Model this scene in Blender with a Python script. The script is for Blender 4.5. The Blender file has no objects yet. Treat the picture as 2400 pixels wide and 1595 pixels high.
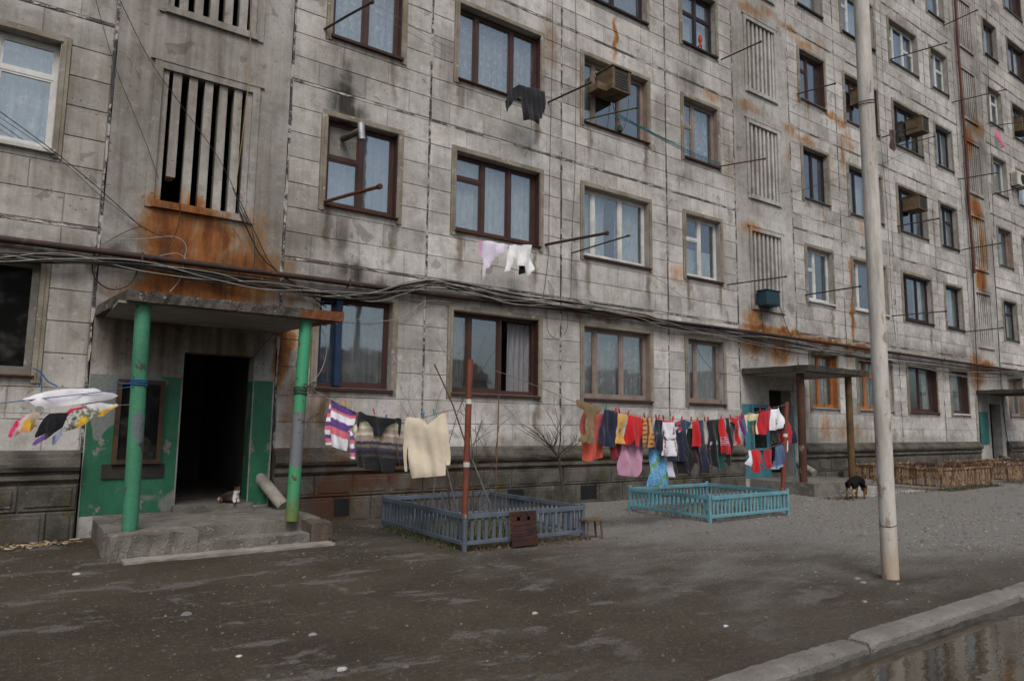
import bpy, math, random
from mathutils import Vector, Matrix
from mathutils.geometry import delaunay_2d_cdt
random.seed(7)
rnd = random.random
def U(a, b): return a + (b - a) * random.random()

# ---------------------------------------------------------------- camera, sky, sun, exposure
scene = bpy.context.scene
COL = scene.collection
CAM = Vector((-5.474, -10.314, 1.469))
PITCH, YAW, ROLL = math.radians(6.8925), math.radians(35.2153), math.radians(0.6976)
FPX = 1624.61
cd = bpy.data.cameras.new('camera')
cd.sensor_width = 36.0
cd.lens = 36.0 * FPX / 2400.0
cd.clip_start = 0.05
cd.clip_end = 2000
cam = bpy.data.objects.new('camera', cd)
COL.objects.link(cam)
cam.matrix_world = Matrix.Translation(CAM) @ Matrix.Rotation(-YAW, 4, 'Z') @ Matrix.Rotation(math.pi / 2 + PITCH, 4, 'X') @ Matrix.Rotation(ROLL, 4, 'Z')
scene.camera = cam

SUN_EL, SUN_AZ = math.radians(52), math.radians(205)   # azimuth from +Y clockwise: behind the camera
w = bpy.data.worlds.new('World')
scene.world = w
w.use_nodes = True
nt = w.node_tree
nt.nodes.clear()
sky = nt.nodes.new('ShaderNodeTexSky')
sky.sky_type = 'NISHITA'
sky.sun_disc = False
sky.sun_elevation = SUN_EL
sky.sun_rotation = SUN_AZ
sky.air_density = 1.0
sky.dust_density = 4.0
sky.ozone_density = 1.0
hs = nt.nodes.new('ShaderNodeHueSaturation')
hs.inputs['Saturation'].default_value = 0.6
tc = nt.nodes.new('ShaderNodeTexCoord')
cn = nt.nodes.new('ShaderNodeTexNoise')
cn.inputs['Scale'].default_value = 2.2
cn.inputs['Detail'].default_value = 5
cr = nt.nodes.new('ShaderNodeMapRange')
cr.inputs['From Min'].default_value = 0.3
cr.inputs['From Max'].default_value = 0.7
cr.inputs['To Min'].default_value = 0.75
cr.inputs['To Max'].default_value = 1.25
mx = nt.nodes.new('ShaderNodeVectorMath'); mx.operation = 'SCALE'
bg = nt.nodes.new('ShaderNodeBackground')
bg.inputs['Strength'].default_value = 0.10
wo = nt.nodes.new('ShaderNodeOutputWorld')
L = nt.links.new
L(sky.outputs[0], hs.inputs['Color']); L(hs.outputs[0], mx.inputs[0])
L(tc.outputs['Generated'], cn.inputs['Vector']); L(cn.outputs[0], cr.inputs[0]); L(cr.outputs[0], mx.inputs['Scale'])
L(mx.outputs[0], bg.inputs['Color']); L(bg.outputs[0], wo.inputs[0])

sd = bpy.data.lights.new('sun', 'SUN')
sd.energy = 1.1
sd.angle = math.radians(25)
sd.color = (1.0, 0.96, 0.9)
sun = bpy.data.objects.new('sun', sd)
COL.objects.link(sun)
_dir = Vector((math.sin(SUN_AZ) * math.cos(SUN_EL), math.cos(SUN_AZ) * math.cos(SUN_EL), math.sin(SUN_EL)))
sun.rotation_euler = _dir.to_track_quat('Z', 'Y').to_euler()
sun.location = _dir * 60

vs = scene.view_settings
vs.view_transform = 'Standard'
vs.look = 'None'
vs.exposure = 0.45
vs.gamma = 1.0
vs.use_curve_mapping = False
scene.render.film_transparent = False
scene.cycles.max_bounces = 6
scene.cycles.transparent_max_bounces = 12

# ---------------------------------------------------------------- measuring helpers (survey of the photograph -> metres)
def _ray(x, y):
    a = (x - 1200.0) / FPX; b = (797.5 - y) / FPX
    c, s = math.cos(ROLL), math.sin(ROLL)
    a, b = a * c - b * s, a * s + b * c
    c, s = math.cos(PITCH), math.sin(PITCH)
    fw = c - b * s; u = s + b * c
    c, s = math.cos(YAW), math.sin(YAW)
    return Vector((a * c + fw * s, -a * s + fw * c, u))
def F(x, y, Y=0.0):
    d = _ray(x, y); return CAM + d * ((Y - CAM.y) / d.y)
def G(x, y, Z=0.0):
    d = _ray(x, y); return CAM + d * ((Z - CAM.z) / d.z)
def proj(v):
    q = cam.matrix_world.inverted() @ Vector(v)
    if q.z > -0.1: return None
    return (1200 + FPX * q.x / -q.z, 797.5 - FPX * q.y / -q.z)
def in_view(pts, m=120):
    pp = [proj(p) for p in pts]
    pp = [p for p in pp if p]
    if not pp: return False
    return max(p[0] for p in pp) > -m and min(p[0] for p in pp) < 2400 + m and max(p[1] for p in pp) > -m and min(p[1] for p in pp) < 1595 + m
def parea(pts):
    pp = [proj(p) for p in pts]
    if any(p is None for p in pp): return 0
    if max(p[0] for p in pp) < 0 or min(p[0] for p in pp) > 2400 or max(p[1] for p in pp) < 0 or min(p[1] for p in pp) > 1595: return 0
    return abs(sum(pp[i][0] * pp[(i + 1) % len(pp)][1] - pp[(i + 1) % len(pp)][0] * pp[i][1] for i in range(len(pp)))) / 2

# ---------------------------------------------------------------- mesh helpers
class MB:
    def __init__(s): s.v = []; s.f = []; s.sm = False; s.tone = None; s.col = None
    def quad(s, a, b, c, d):
        n = len(s.v); s.v += [Vector(p) for p in (a, b, c, d)]; s.f.append((n, n + 1, n + 2, n + 3)); return s
    def box(s, x0, x1, y0, y1, z0, z1, b=0.0):
        n = len(s.v)
        if b <= 0:
            s.v += [Vector(p) for p in ((x0, y0, z0), (x1, y0, z0), (x1, y1, z0), (x0, y1, z0), (x0, y0, z1), (x1, y0, z1), (x1, y1, z1), (x0, y1, z1))]
            s.f += [tuple(n + i for i in q) for q in ((0, 3, 2, 1), (4, 5, 6, 7), (0, 1, 5, 4), (1, 2, 6, 5), (2, 3, 7, 6), (3, 0, 4, 7))]
        else:
            P = []
            for (z, i) in ((z0, b), (z0 + b, 0), (z1 - b, 0), (z1, b)):
                P.append([(x0 + i, y0 + b, z), (x0 + b, y0 + i, z), (x1 - b, y0 + i, z), (x1 - i, y0 + b, z), (x1 - i, y1 - b, z), (x1 - b, y1 - i, z), (x0 + b, y1 - i, z), (x0 + i, y1 - b, z)])
            for r in P: s.v += [Vector(p) for p in r]
            for k in range(3):
                for i in range(8):
                    j = (i + 1) % 8
                    s.f.append((n + k * 8 + i, n + k * 8 + j, n + k * 8 + 8 + j, n + k * 8 + 8 + i))
            s.f.append(tuple(n + i for i in range(7, -1, -1))); s.f.append(tuple(n + 24 + i for i in range(8)))
        return s
    def tube(s, pts, r, n=8, cap=True):
        pts = [Vector(p) for p in pts]
        m = len(pts); base = len(s.v)
        rr = r if isinstance(r, (list, tuple)) else [r] * m
        pd = None
        for i, p in enumerate(pts):
            d = (pts[min(i + 1, m - 1)] - pts[max(i - 1, 0)])
            if d.length < 1e-9: d = Vector((0, 0, 1))
            d.normalize()
            if pd is None:
                up = Vector((0, 0, 1)) if abs(d.z) < 0.9 else Vector((1, 0, 0))
                u = d.cross(up).normalized()
            else:
                u = (u - d * u.dot(d))
                if u.length < 1e-6: u = d.orthogonal()
                u.normalize()
            vv = d.cross(u); pd = d
            for k in range(n):
                a = 2 * math.pi * k / n
                s.v.append(p + (u * math.cos(a) + vv * math.sin(a)) * rr[i])
        for i in range(m - 1):
            for k in range(n):
                q = (k + 1) % n
                s.f.append((base + i * n + k, base + i * n + q, base + (i + 1) * n + q, base + (i + 1) * n + k))
        if cap:
            s.f.append(tuple(base + k for k in range(n - 1, -1, -1)))
            s.f.append(tuple(base + (m - 1) * n + k for k in range(n)))
        s.sm = True
        return s
    def prism(s, poly, axis, a, b):
        # poly: 2D list in the other two axes ; axis 0/1/2
        n = len(s.v); m = len(poly)
        for t in (a, b):
            for (p, q) in poly:
                s.v.append(Vector((t, p, q) if axis == 0 else ((p, t, q) if axis == 1 else (p, q, t))))
        s.f.append(tuple(n + i for i in range(m))); s.f.append(tuple(n + m + i for i in range(m - 1, -1, -1)))
        for i in range(m):
            j = (i + 1) % m
            s.f.append((n + i, n + m + i, n + m + j, n + j))
        return s
    def jitter(s, a):
        for v in s.v: v += Vector((U(-a, a), U(-a, a), U(-a, a)))
        return s
    def xf(s, M, start=0):
        for i in range(start, len(s.v)): s.v[i] = M @ s.v[i]
        return s
def mesh_of(name, mb, mat, off=Vector((0, 0, 0))):
    me = bpy.data.meshes.new(name)
    me.from_pydata([tuple(v - off) for v in mb.v], [], mb.f)
    if mat: me.materials.append(mat)
    if mb.sm:
        me.polygons.foreach_set('use_smooth', [True] * len(me.polygons))
        try: me.set_sharp_from_angle(angle=math.radians(40))
        except Exception: pass
    if mb.tone is not None:
        a = me.attributes.new('tone', 'FLOAT', 'POINT')
        t = mb.tone if isinstance(mb.tone, list) else [mb.tone] * len(me.vertices)
        a.data.foreach_set('value', t)
    if mb.col is not None:
        a = me.attributes.new('Col', 'FLOAT_COLOR', 'POINT')
        a.data.foreach_set('color', [c for q in mb.col for c in (q[0], q[1], q[2], 1.0)])
    me.update()
    return me
_root_loc = {}
def thing(name, label, cat, loc=(0, 0, 0), group=None):
    o = bpy.data.objects.new(name, None); COL.objects.link(o)
    o.location = loc; o['label'] = label; o['category'] = cat
    o.empty_display_size = 0.2
    if group: o['group'] = group
    _root_loc[o] = Vector(loc)
    return o
def part(name, mb, mat, parent, label=None, kind=None):
    off = _root_loc[parent]
    o = bpy.data.objects.new(name, mesh_of(name, mb, mat, off)); COL.objects.link(o)
    o.parent = parent
    _root_loc[o] = off
    if label: o['label'] = label
    if kind: o['kind'] = kind
    return o
def inst(name, me, parent, loc, rot=None, scale=None):
    o = bpy.data.objects.new(name, me); COL.objects.link(o)
    o.parent = parent
    o.location = Vector(loc) - _root_loc[parent]
    if rot: o.rotation_euler = rot
    if scale: o.scale = scale
    return o
def solo(name, mb, mat, label, cat, loc=None, group=None):
    if loc is None:
        zs = [v.z for v in mb.v]; loc = Vector((sum(v.x for v in mb.v) / len(mb.v), sum(v.y for v in mb.v) / len(mb.v), min(zs)))
    o = bpy.data.objects.new(name, mesh_of(name, mb, mat, Vector(loc))); COL.objects.link(o)
    o.location = loc; o['label'] = label; o['category'] = cat
    if group: o['group'] = group
    _root_loc[o] = Vector(loc)
    return o
def struct(name, mb, mat, kind='structure', label=None, cat=None):
    o = bpy.data.objects.new(name, mesh_of(name, mb, mat)); COL.objects.link(o); o['kind'] = kind
    if label: o['label'] = label
    if cat: o['category'] = cat
    _root_loc[o] = Vector((0, 0, 0))
    return o

# ---------------------------------------------------------------- materials
class N:
    def __init__(s, name):
        s.m = bpy.data.materials.new(name); s.m.use_nodes = True
        s.nt = s.m.node_tree; s.nt.nodes.clear()
        s.out = s.nt.nodes.new('ShaderNodeOutputMaterial')
        s.b = s.nt.nodes.new('ShaderNodeBsdfPrincipled')
        s.nt.links.new(s.b.outputs[0], s.out.inputs[0])
        s.b.inputs['Specular IOR Level'].default_value = 0.3
        s.geo = s.nt.nodes.new('ShaderNodeNewGeometry')
        s.pos = s.geo.outputs['Position']
    def n(s, t): return s.nt.nodes.new(t)
    def l(s, a, b): s.nt.links.new(a, b)
    def val(s, sock, v):
        if hasattr(v, 'is_linked') or hasattr(v, 'links'): s.l(v, sock)
        else: sock.default_value = v
    def math(s, op, a, b=0.0, clamp=False):
        q = s.n('ShaderNodeMath'); q.operation = op; q.use_clamp = clamp
        s.val(q.inputs[0], a); s.val(q.inputs[1], b); return q.outputs[0]
    def noise(s, scale=5, detail=4, rough=0.55, vec=None, stretch=None, dist=0.0):
        q = s.n('ShaderNodeTexNoise'); q.inputs['Scale'].default_value = scale; q.inputs['Detail'].default_value = detail
        q.inputs['Roughness'].default_value = rough; q.inputs['Distortion'].default_value = dist
        v = vec or s.pos
        if stretch:
            m = s.n('ShaderNodeVectorMath'); m.operation = 'MULTIPLY'; s.l(v, m.inputs[0]); m.inputs[1].default_value = stretch; v = m.outputs[0]
        s.l(v, q.inputs['Vector']); return q.outputs[0]
    def ramp(s, x, a, b, c=0.0, d=1.0, smooth=True):
        q = s.n('ShaderNodeMapRange'); q.interpolation_type = 'SMOOTHSTEP' if smooth else 'LINEAR'
        s.val(q.inputs[0], x); q.inputs[1].default_value = a; q.inputs[2].default_value = b; q.inputs[3].default_value = c; q.inputs[4].default_value = d
        return q.outputs[0]
    def mix(s, f, a, b, mode='MIX'):
        q = s.n('ShaderNodeMix'); q.data_type = 'RGBA'; q.blend_type = mode
        s.val(q.inputs[0], f)
        for i, c in ((6, a), (7, b)):
            if hasattr(c, 'links'): s.l(c, q.inputs[i])
            else: q.inputs[i].default_value = (c[0], c[1], c[2], 1) if isinstance(c, (tuple, list)) else (c, c, c, 1)
        return q.outputs[2]
    def bump(s, h, strength=0.4, dist=0.01):
        q = s.n('ShaderNodeBump'); q.inputs['Strength'].default_value = strength; q.inputs['Distance'].default_value = dist
        s.l(h, q.inputs['Height']); s.l(q.outputs[0], s.b.inputs['Normal']); return q.outputs[0]
    def attr(s, name, out='Fac'):
        q = s.n('ShaderNodeAttribute'); q.attribute_name = name; return q.outputs[out]
    def sep(s, v):
        q = s.n('ShaderNodeSeparateXYZ'); s.l(v, q.inputs[0]); return q.outputs
    def done(s, col, rough=0.8, metal=0.0):
        s.val(s.b.inputs['Base Color'], col if hasattr(col, 'links') else (col[0], col[1], col[2], 1))
        s.val(s.b.inputs['Roughness'], rough); s.b.inputs['Metallic'].default_value = metal
        return s.m
def simple(name, c1, c2=None, scale=6, rough=0.75, bump=0.25, bscale=40, chips=None, chip_t=0.62, chip_scale=9, stretch=None, metal=0.0, bdist=0.004, obj=False):
    """two-tone worn paint / stone / metal with fine relief and optional chips that show another colour"""
    s = N(name)
    vec = None
    if obj:
        q = s.n('ShaderNodeTexCoord'); vec = q.outputs['Object']
    c2 = c2 or tuple(x * 0.7 for x in c1)
    f = s.ramp(s.noise(scale, 5, 0.6, vec, stretch), 0.32, 0.68)
    col = s.mix(f, c1, c2)
    fine = s.noise(bscale, 3, 0.6, vec)
    col = s.mix(s.ramp(fine, 0.3, 0.7, 0.0, 0.28), col, tuple(x * 0.55 for x in c1))
    h = fine
    if chips:
        cm = s.ramp(s.noise(chip_scale, 6, 0.65, vec, stretch, 0.3), chip_t, chip_t + 0.03)
        ccol = s.mix(fine, chips, tuple(x * 0.6 for x in chips))
        col = s.mix(cm, col, ccol)
        h = s.math('SUBTRACT', fine, s.math('MULTIPLY', cm, 0.6))
    if bump: s.bump(h, bump, bdist)
    return s.done(col, rough, metal)

def stain(s, vec, lst):
    """union of soft blobs given in wall metres (x, z, half width, half height, strength)"""
    acc = None
    for (cx, cz, rx, rz, st) in lst:
        a = s.n('ShaderNodeVectorMath'); a.operation = 'SUBTRACT'; s.l(vec, a.inputs[0]); a.inputs[1].default_value = (cx, 0, cz)
        b = s.n('ShaderNodeVectorMath'); b.operation = 'MULTIPLY'; s.l(a.outputs[0], b.inputs[0]); b.inputs[1].default_value = (1 / rx, 0, 1 / rz)
        c = s.n('ShaderNodeVectorMath'); c.operation = 'LENGTH'; s.l(b.outputs[0], c.inputs[0])
        m = s.ramp(c.outputs['Value'], 0.2, 1.25, st, 0.0)
        acc = m if acc is None else s.math('MAXIMUM', acc, m)
    return acc
def sp(x, y, rx, rz, st=1.0):
    p = F(x, y); return (p.x, p.z, rx, rz, st * (0.6 if x > 1700 and y < 740 and x < 2200 else 0.85 if x > 1700 else 1.0))
RUST = [sp(400, 545, .42, .75, 1.1), sp(395, 640, .36, .8, 1.15), sp(480, 640, .45, .55, .95), sp(575, 645, .7, .5, .85), sp(420, 690, .9, .3, 1.1), sp(530, 690, .7, .3, .9), sp(440, 500, .6, .3, .9), sp(590, 560, .4, .6, .45), sp(500, 560, .4, .5, .9), sp(668, 800, .16, .6, .9), sp(655, 860, .12, .5, .7),
        sp(720, 800, .25, .5, .7), sp(690, 690, .2, .35, .4), sp(1442, 90, .09, .6, .9), sp(1400, 735, 1.2, .12, .5), sp(1510, 745, .7, .1, .5),
        sp(1765, 800, .6, .5, .75), sp(1830, 815, .7, .6, .8), sp(1780, 770, .9, .16, 1.1), sp(1850, 780, 1.0, .14, 1.1), sp(1930, 800, 1.2, .16, 1.1), sp(2010, 815, 1.1, .14, 1.0),
        sp(1768, 745, .5, .3, .8), sp(1760, 535, .7, .22, .8), sp(1755, 250, .8, .2, .7), sp(1760, 25, .9, .25, .7), sp(1800, 30, .6, .2, .6),
        sp(1850, 68, .7, .16, .8), sp(1885, 105, .8, .2, .7), sp(1920, 110, .4, .5, .4), sp(1870, 215, .15, .5, .8), sp(1893, 240, .1, .7, .7), sp(1945, 268, .7, .14, 1.0), sp(1972, 290, .5, .25, .9), sp(1975, 360, .12, 1.0, .9),
        sp(1985, 335, .6, .4, .6), sp(1850, 300, .4, .25, .8), sp(1890, 330, .7, .2, .8), sp(1930, 365, .6, .2, .6), sp(1848, 365, .15, .5, .6), sp(1930, 490, .07, .6, .8), sp(1945, 630, .14, .55, .9), sp(1950, 400, .2, .9, .35),
        sp(1994, 640, .12, .6, 1.0), sp(1998, 740, .14, .9, 1.0), sp(2020, 530, .4, .4, .5), sp(1935, 1000, .35, .5, .5), sp(1990, 820, .3, .5, .5), sp(1885, 960, .5, .9, .25),
        sp(2288, 490, .6, .6, 1.1), sp(2300, 655, .6, .6, 1.1), sp(2312, 860, .9, .3, 1.2), sp(2290, 870, .8, .8, .9), sp(2270, 330, .5, .8, .9), sp(2305, 580, .4, 1.4, .6), sp(2290, 300, .8, .5, .6),
        sp(1360, 205, .12, 1.4, .25), sp(1290, 95, .2, .8, .3), sp(1590, 640, .5, .3, .35), sp(1640, 640, .4, .2, .35), sp(1670, 225, .5, .15, .45), sp(1715, 400, .3, .5, .3),
        sp(1900, 640, .3, .4, .25), sp(640, 640, .5, .4, .4), sp(760, 960, .7, .5, .3), sp(690, 960, .25, .9, .4), sp(1990, 1010, 1.2, .3, .4)]
SOOT = [sp(805, 235, .30, .42, 1.0), sp(822, 262, .35, .22, 1.0), sp(825, 640, .42, .3, .85), sp(800, 560, .18, .5, .6), sp(760, 520, .3, .4, .35), sp(810, 190, .12, .5, .6), sp(905, 680, .9, .16, .6), sp(1615, 190, .5, .5, .6), sp(1640, 130, .3, .5, .45), sp(2125, 65, .9, .4, .55),
        sp(2310, 690, .5, .5, .6), sp(2340, 335, .4, .6, .7), sp(1790, 715, .5, .35, .9), sp(1770, 480, .3, .3, .4), sp(60, 590, 1.2, .12, .7), sp(500, 650, .9, .14, .7), sp(1150, 700, 1.6, .14, .55), sp(1430, 745, 1.2, .12, .5), sp(300, 610, .8, .12, .5),
        sp(1345, 640, .15, .6, .5), sp(1100, 215, .15, .7, .35), sp(480, 520, .5, .12, .5), sp(2190, 330, .2, .8, .3), sp(700, 560, .5, .25, .3), sp(2240, 830, 1.5, .2, .4)]
LIME = [sp(60, 500, .9, .12, 1), sp(180, 530, .6, .12, .9), sp(120, 20, 1.0, .1, 1), sp(280, 80, .35, .2, .9), sp(330, 95, .5, .12, .8), sp(1010, 640, .4, .1, .7), sp(1130, 1010, .9, .35, .6), sp(1250, 960, .6, .5, .5), sp(1450, 480, .8, .25, .5),
        sp(1585, 990, .8, .4, .6), sp(1490, 60, .5, .6, .5), sp(1640, 500, .6, .3, .5), sp(2150, 1010, 2.5, .4, .6), sp(1050, 360, .3, .2, .5), sp(1000, 590, .12, 1.2, .5), sp(1545, 640, .12, .9, .5), sp(1100, 690, .6, .15, .5)]
GRIME_FALLOFF = [sp(330, 800, 1.0, .7, 1.0), sp(520, 800, .9, .5, 1.0), sp(420, 760, 1.2, .3, 1.0), sp(60, 300, 2.2, 2.6, .55), sp(450, 150, 2.0, 3.0, .6), sp(60, 760, 1.6, 1.5, .35), sp(650, 560, 1.1, 1.6, .5), sp(850, 120, 1.6, 1.4, .35), sp(280, 420, .5, .9, .6), sp(620, 430, .4, 1.3, .6), sp(150, 700, .4, .9, .4),  # grime; the broad blobs on the left also put lens falloff into the colour
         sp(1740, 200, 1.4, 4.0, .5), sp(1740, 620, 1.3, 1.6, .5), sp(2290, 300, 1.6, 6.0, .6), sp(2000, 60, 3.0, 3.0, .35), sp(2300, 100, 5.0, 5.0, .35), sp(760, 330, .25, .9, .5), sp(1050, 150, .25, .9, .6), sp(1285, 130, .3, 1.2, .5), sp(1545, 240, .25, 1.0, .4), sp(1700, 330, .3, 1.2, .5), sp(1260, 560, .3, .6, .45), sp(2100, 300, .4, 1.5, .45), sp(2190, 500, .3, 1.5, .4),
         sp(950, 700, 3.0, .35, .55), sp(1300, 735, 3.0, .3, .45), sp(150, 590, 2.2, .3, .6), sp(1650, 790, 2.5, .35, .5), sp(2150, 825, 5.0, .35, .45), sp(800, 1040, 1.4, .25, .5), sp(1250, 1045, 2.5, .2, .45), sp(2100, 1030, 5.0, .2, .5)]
GRIME_FALLOFF += [(x, z, .11, .55, .85) for (x, z) in ((-1.75, 4.5), (-.65, 4.45), (.65, 4.5), (2.3, 4.45), (3.65, 4.5), (5.4, 4.4), (6.7, 4.5), (7.8, 4.5), (.6, 7.4), (2.35, 7.3), (-.7, 7.3), (3.7, 7.3), (5.35, 7.35), (-1.7, 1.6), (2.4, 1.6), (5.4, 1.6), (12.6, 4.4), (18.4, 4.4), (16.8, 7.2))]
def wall_material(name, dark=1.0):
    s = N(name)
    big = s.noise(0.55, 5, 0.6)
    mid = s.noise(2.6, 6, 0.62)
    fine = s.noise(38, 4, 0.65)
    grit = s.noise(150, 2, 0.6)
    streak = s.noise(1.0, 5, 0.6, None, (7.0, 1.0, 0.45))
    streak2 = s.noise(1.0, 3, 0.55, None, (22.0, 1.0, 0.7))
    col = s.mix(s.ramp(s.math('ADD', s.math('MULTIPLY', big, 0.6), s.math('MULTIPLY', mid, 0.4)), 0.36, 0.64), (0.285 * dark, 0.268 * dark, 0.248 * dark), (0.54 * dark, 0.525 * dark, 0.505 * dark))
    col = s.mix(s.ramp(streak, 0.48, 0.8, 0, 0.5), col, (0.2, 0.175, 0.145))
    col = s.mix(s.ramp(streak2, 0.5, 0.8, 0, 0.3), col, (0.16, 0.14, 0.12))
    col = s.mix(s.ramp(s.noise(1.3, 5, 0.7), 0.53, 0.75, 0, 0.5), col, (0.2, 0.155, 0.105))
    # bare and re-plastered patches with crisp edges
    pm = s.ramp(s.noise(2.1, 4, 0.55, None, None, 0.6), 0.645, 0.66)
    col = s.mix(s.math('MULTIPLY', pm, 0.55), col, (0.17, 0.158, 0.145))
    pm2 = s.ramp(s.noise(3.7, 4, 0.6, None, (1.3, 1, 1.0), 0.4), 0.66, 0.68)
    col = s.mix(s.math('MULTIPLY', pm2, 0.5), col, (0.52, 0.5, 0.47))
    col = s.mix(s.ramp(fine, 0.36, 0.75, 0.0, 0.22), col, (0.15, 0.135, 0.115))
    mot = s.noise(6.5, 6, 0.72)
    col = s.mix(s.ramp(mot, 0.52, 0.66, 0, 0.45), col, (0.2, 0.182, 0.155))
    col = s.mix(s.ramp(mot, 0.46, 0.34, 0, 0.4), col, (0.6, 0.59, 0.57))
    # pits
    vo = s.n('ShaderNodeTexVoronoi'); vo.inputs['Scale'].default_value = 9; s.l(s.pos, vo.inputs['Vector'])
    pit = s.math('MULTIPLY', s.ramp(vo.outputs['Distance'], 0.05, 0.13, 1, 0), s.ramp(s.noise(1.7, 3), 0.46, 0.56))
    col = s.mix(s.math('MULTIPLY', pit, 0.7), col, (0.05, 0.045, 0.04))
    # stains that follow the place: rust, soot, lime, grime with painted lens falloff; edges broken up by noise
    q = s.n('ShaderNodeTexNoise'); q.inputs['Scale'].default_value = 3.5; q.inputs['Detail'].default_value = 5; s.l(s.pos, q.inputs['Vector'])
    a = s.n('ShaderNodeVectorMath'); a.operation = 'SUBTRACT'; s.l(q.outputs['Color'], a.inputs[0]); a.inputs[1].default_value = (.5, .5, .5)
    b = s.n('ShaderNodeVectorMath'); b.operation = 'MULTIPLY_ADD'; s.l(a.outputs[0], b.inputs[0]); b.inputs[1].default_value = (.35, 0, .45); s.l(s.pos, b.inputs[2])
    wv = b.outputs[0]
    lime = s.math('MULTIPLY', stain(s, wv, LIME), s.ramp(mid, 0.38, 0.58))
    col = s.mix(s.math('MULTIPLY', lime, 0.75), col, (0.55, 0.53, 0.5))
    gr = s.math('MULTIPLY', stain(s, wv, GRIME_FALLOFF), s.ramp(s.math('ADD', s.math('MULTIPLY', streak, 0.6), s.math('MULTIPLY', mid, 0.4)), 0.3, 0.62, 0.45, 1.1), True)
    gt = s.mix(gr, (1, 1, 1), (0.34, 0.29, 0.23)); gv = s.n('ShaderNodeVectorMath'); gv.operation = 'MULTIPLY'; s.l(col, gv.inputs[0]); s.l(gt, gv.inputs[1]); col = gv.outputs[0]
    rm = stain(s, wv, RUST)
    rs = s.math('MULTIPLY', s.ramp(s.noise(1.0, 5, 0.65, None, (9.0, 1.0, 0.8)), 0.25, 0.65, 0.65, 1.15), s.ramp(s.noise(4.0, 6, 0.7), 0.3, 0.6, 0.8, 1.1))
    rm = s.math('MULTIPLY', rm, rs, True)
    rcol = s.mix(s.ramp(s.noise(1.6, 5, 0.65, None, (3, 1, 0.6)), 0.38, 0.62), (0.12, 0.032, 0.011), (0.29, 0.1, 0.026))
    rcol = s.mix(s.ramp(rm, 0.15, 0.75), (0.36, 0.23, 0.1), rcol)
    tint = s.mix(s.ramp(rm, 0.0, 0.6, 0, 0.9), (1, 1, 1), (0.78, 0.42, 0.16))
    thin = s.n('ShaderNodeVectorMath'); thin.operation = 'MULTIPLY'; s.l(col, thin.inputs[0]); s.l(tint, thin.inputs[1])
    col = s.mix(s.ramp(rm, 0.3, 0.95, 0, 0.85), thin.outputs[0], rcol)
    sm = s.math('MULTIPLY', stain(s, wv, SOOT), s.ramp(streak, 0.2, 0.55, 0.5, 1.1), True)
    col = s.mix(s.math('MULTIPLY', sm, 0.93), col, (0.022, 0.019, 0.016))
    t = s.attr('tone')
    tm = s.math('ADD', s.math('MULTIPLY', s.ramp(t, 0, 2, 0, 2, False), 1.0), 0.0)
    cc = s.n('ShaderNodeVectorMath'); cc.operation = 'SCALE'; s.l(col, cc.inputs[0]); s.l(tm, cc.inputs['Scale'])
    h = s.math('ADD', s.math('MULTIPLY', fine, 0.6), s.math('ADD', s.math('MULTIPLY', mid, 0.9), s.math('MULTIPLY', grit, 0.25)))
    h = s.math('SUBTRACT', h, s.math('ADD', s.math('MULTIPLY', pit, 0.9), s.math('MULTIPLY', pm, 0.25)))
    s.bump(h, 0.55, 0.012)
    s.b.inputs['Specular IOR Level'].default_value = 0.15
    return s.done(cc.outputs[0], 0.92)
M = {}
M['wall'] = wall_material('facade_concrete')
M['groove'] = simple('groove_mortar', (0.16, 0.14, 0.115), (0.07, 0.06, 0.05), 4, 0.95, 0.5, 60)
s = N('joint_filler')
f = s.ramp(s.math('ADD', s.math('MULTIPLY', s.noise(1.3, 3, 0.6, None, (1.0, 1, 0.8)), 0.5), s.math('MULTIPLY', s.noise(9, 5, 0.7), 0.5)), 0.475, 0.53)
fi = s.noise(45, 3)
M['joint'] = (s.bump(s.math('ADD', fi, f), 0.8, 0.012), s.done(s.mix(f, s.mix(fi, (0.03, 0.03, 0.033), (0.07, 0.066, 0.065)), s.mix(fi, (0.3, 0.28, 0.255), (0.42, 0.395, 0.365))), 0.9))[1]
s = N('horizontal_joint_filler')
f = s.ramp(s.noise(1.6, 6, 0.72, None, (0.9, 1, 2.0)), 0.47, 0.55)
fi = s.noise(45, 3)
M['sur'] = simple('grimy_surround_plaster', (0.27, 0.24, 0.195), (0.15, 0.128, 0.095), 2.5, 0.92, 0.6, 45, (0.4, 0.38, 0.34), 0.6, 6, bdist=0.008)
M['jointh'] = (s.bump(s.math('ADD', fi, f), 0.8, 0.012), s.done(s.mix(f, s.mix(fi, (0.05, 0.047, 0.045), (0.1, 0.095, 0.09)), s.mix(fi, (0.34, 0.315, 0.285), (0.48, 0.455, 0.425))), 0.9))[1]
# plinth: dark weathered, moss, rust at the first porch
s = N('plinth_stone')
z = s.sep(s.pos)
mid = s.noise(2.5, 6, 0.65); fine = s.noise(45, 4, 0.65)
col = s.mix(s.ramp(mid, 0.35, 0.65), (0.052, 0.046, 0.038), (0.125, 0.115, 0.10))
col = s.mix(s.ramp(s.noise(1.4, 5, 0.7, None, (1.5, 1, 1)), 0.52, 0.66, 0, 0.7), col, (0.07, 0.068, 0.022))
col = s.mix(s.ramp(s.noise(3.1, 5, 0.7), 0.62, 0.72, 0, 0.8), col, (0.21, 0.2, 0.185))
rx = s.math('MULTIPLY', s.ramp(z[0], -2.6, -2.3), s.ramp(z[0], -0.9, 1.6, 1, 0))
col = s.mix(s.math('MULTIPLY', rx, s.ramp(s.noise(1.7, 4, 0.6), 0.4, 0.62)), col, (0.085, 0.038, 0.02))
col = s.mix(s.ramp(fine, 0.3, 0.72, 0, 0.5), col, (0.02, 0.018, 0.015))
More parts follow.
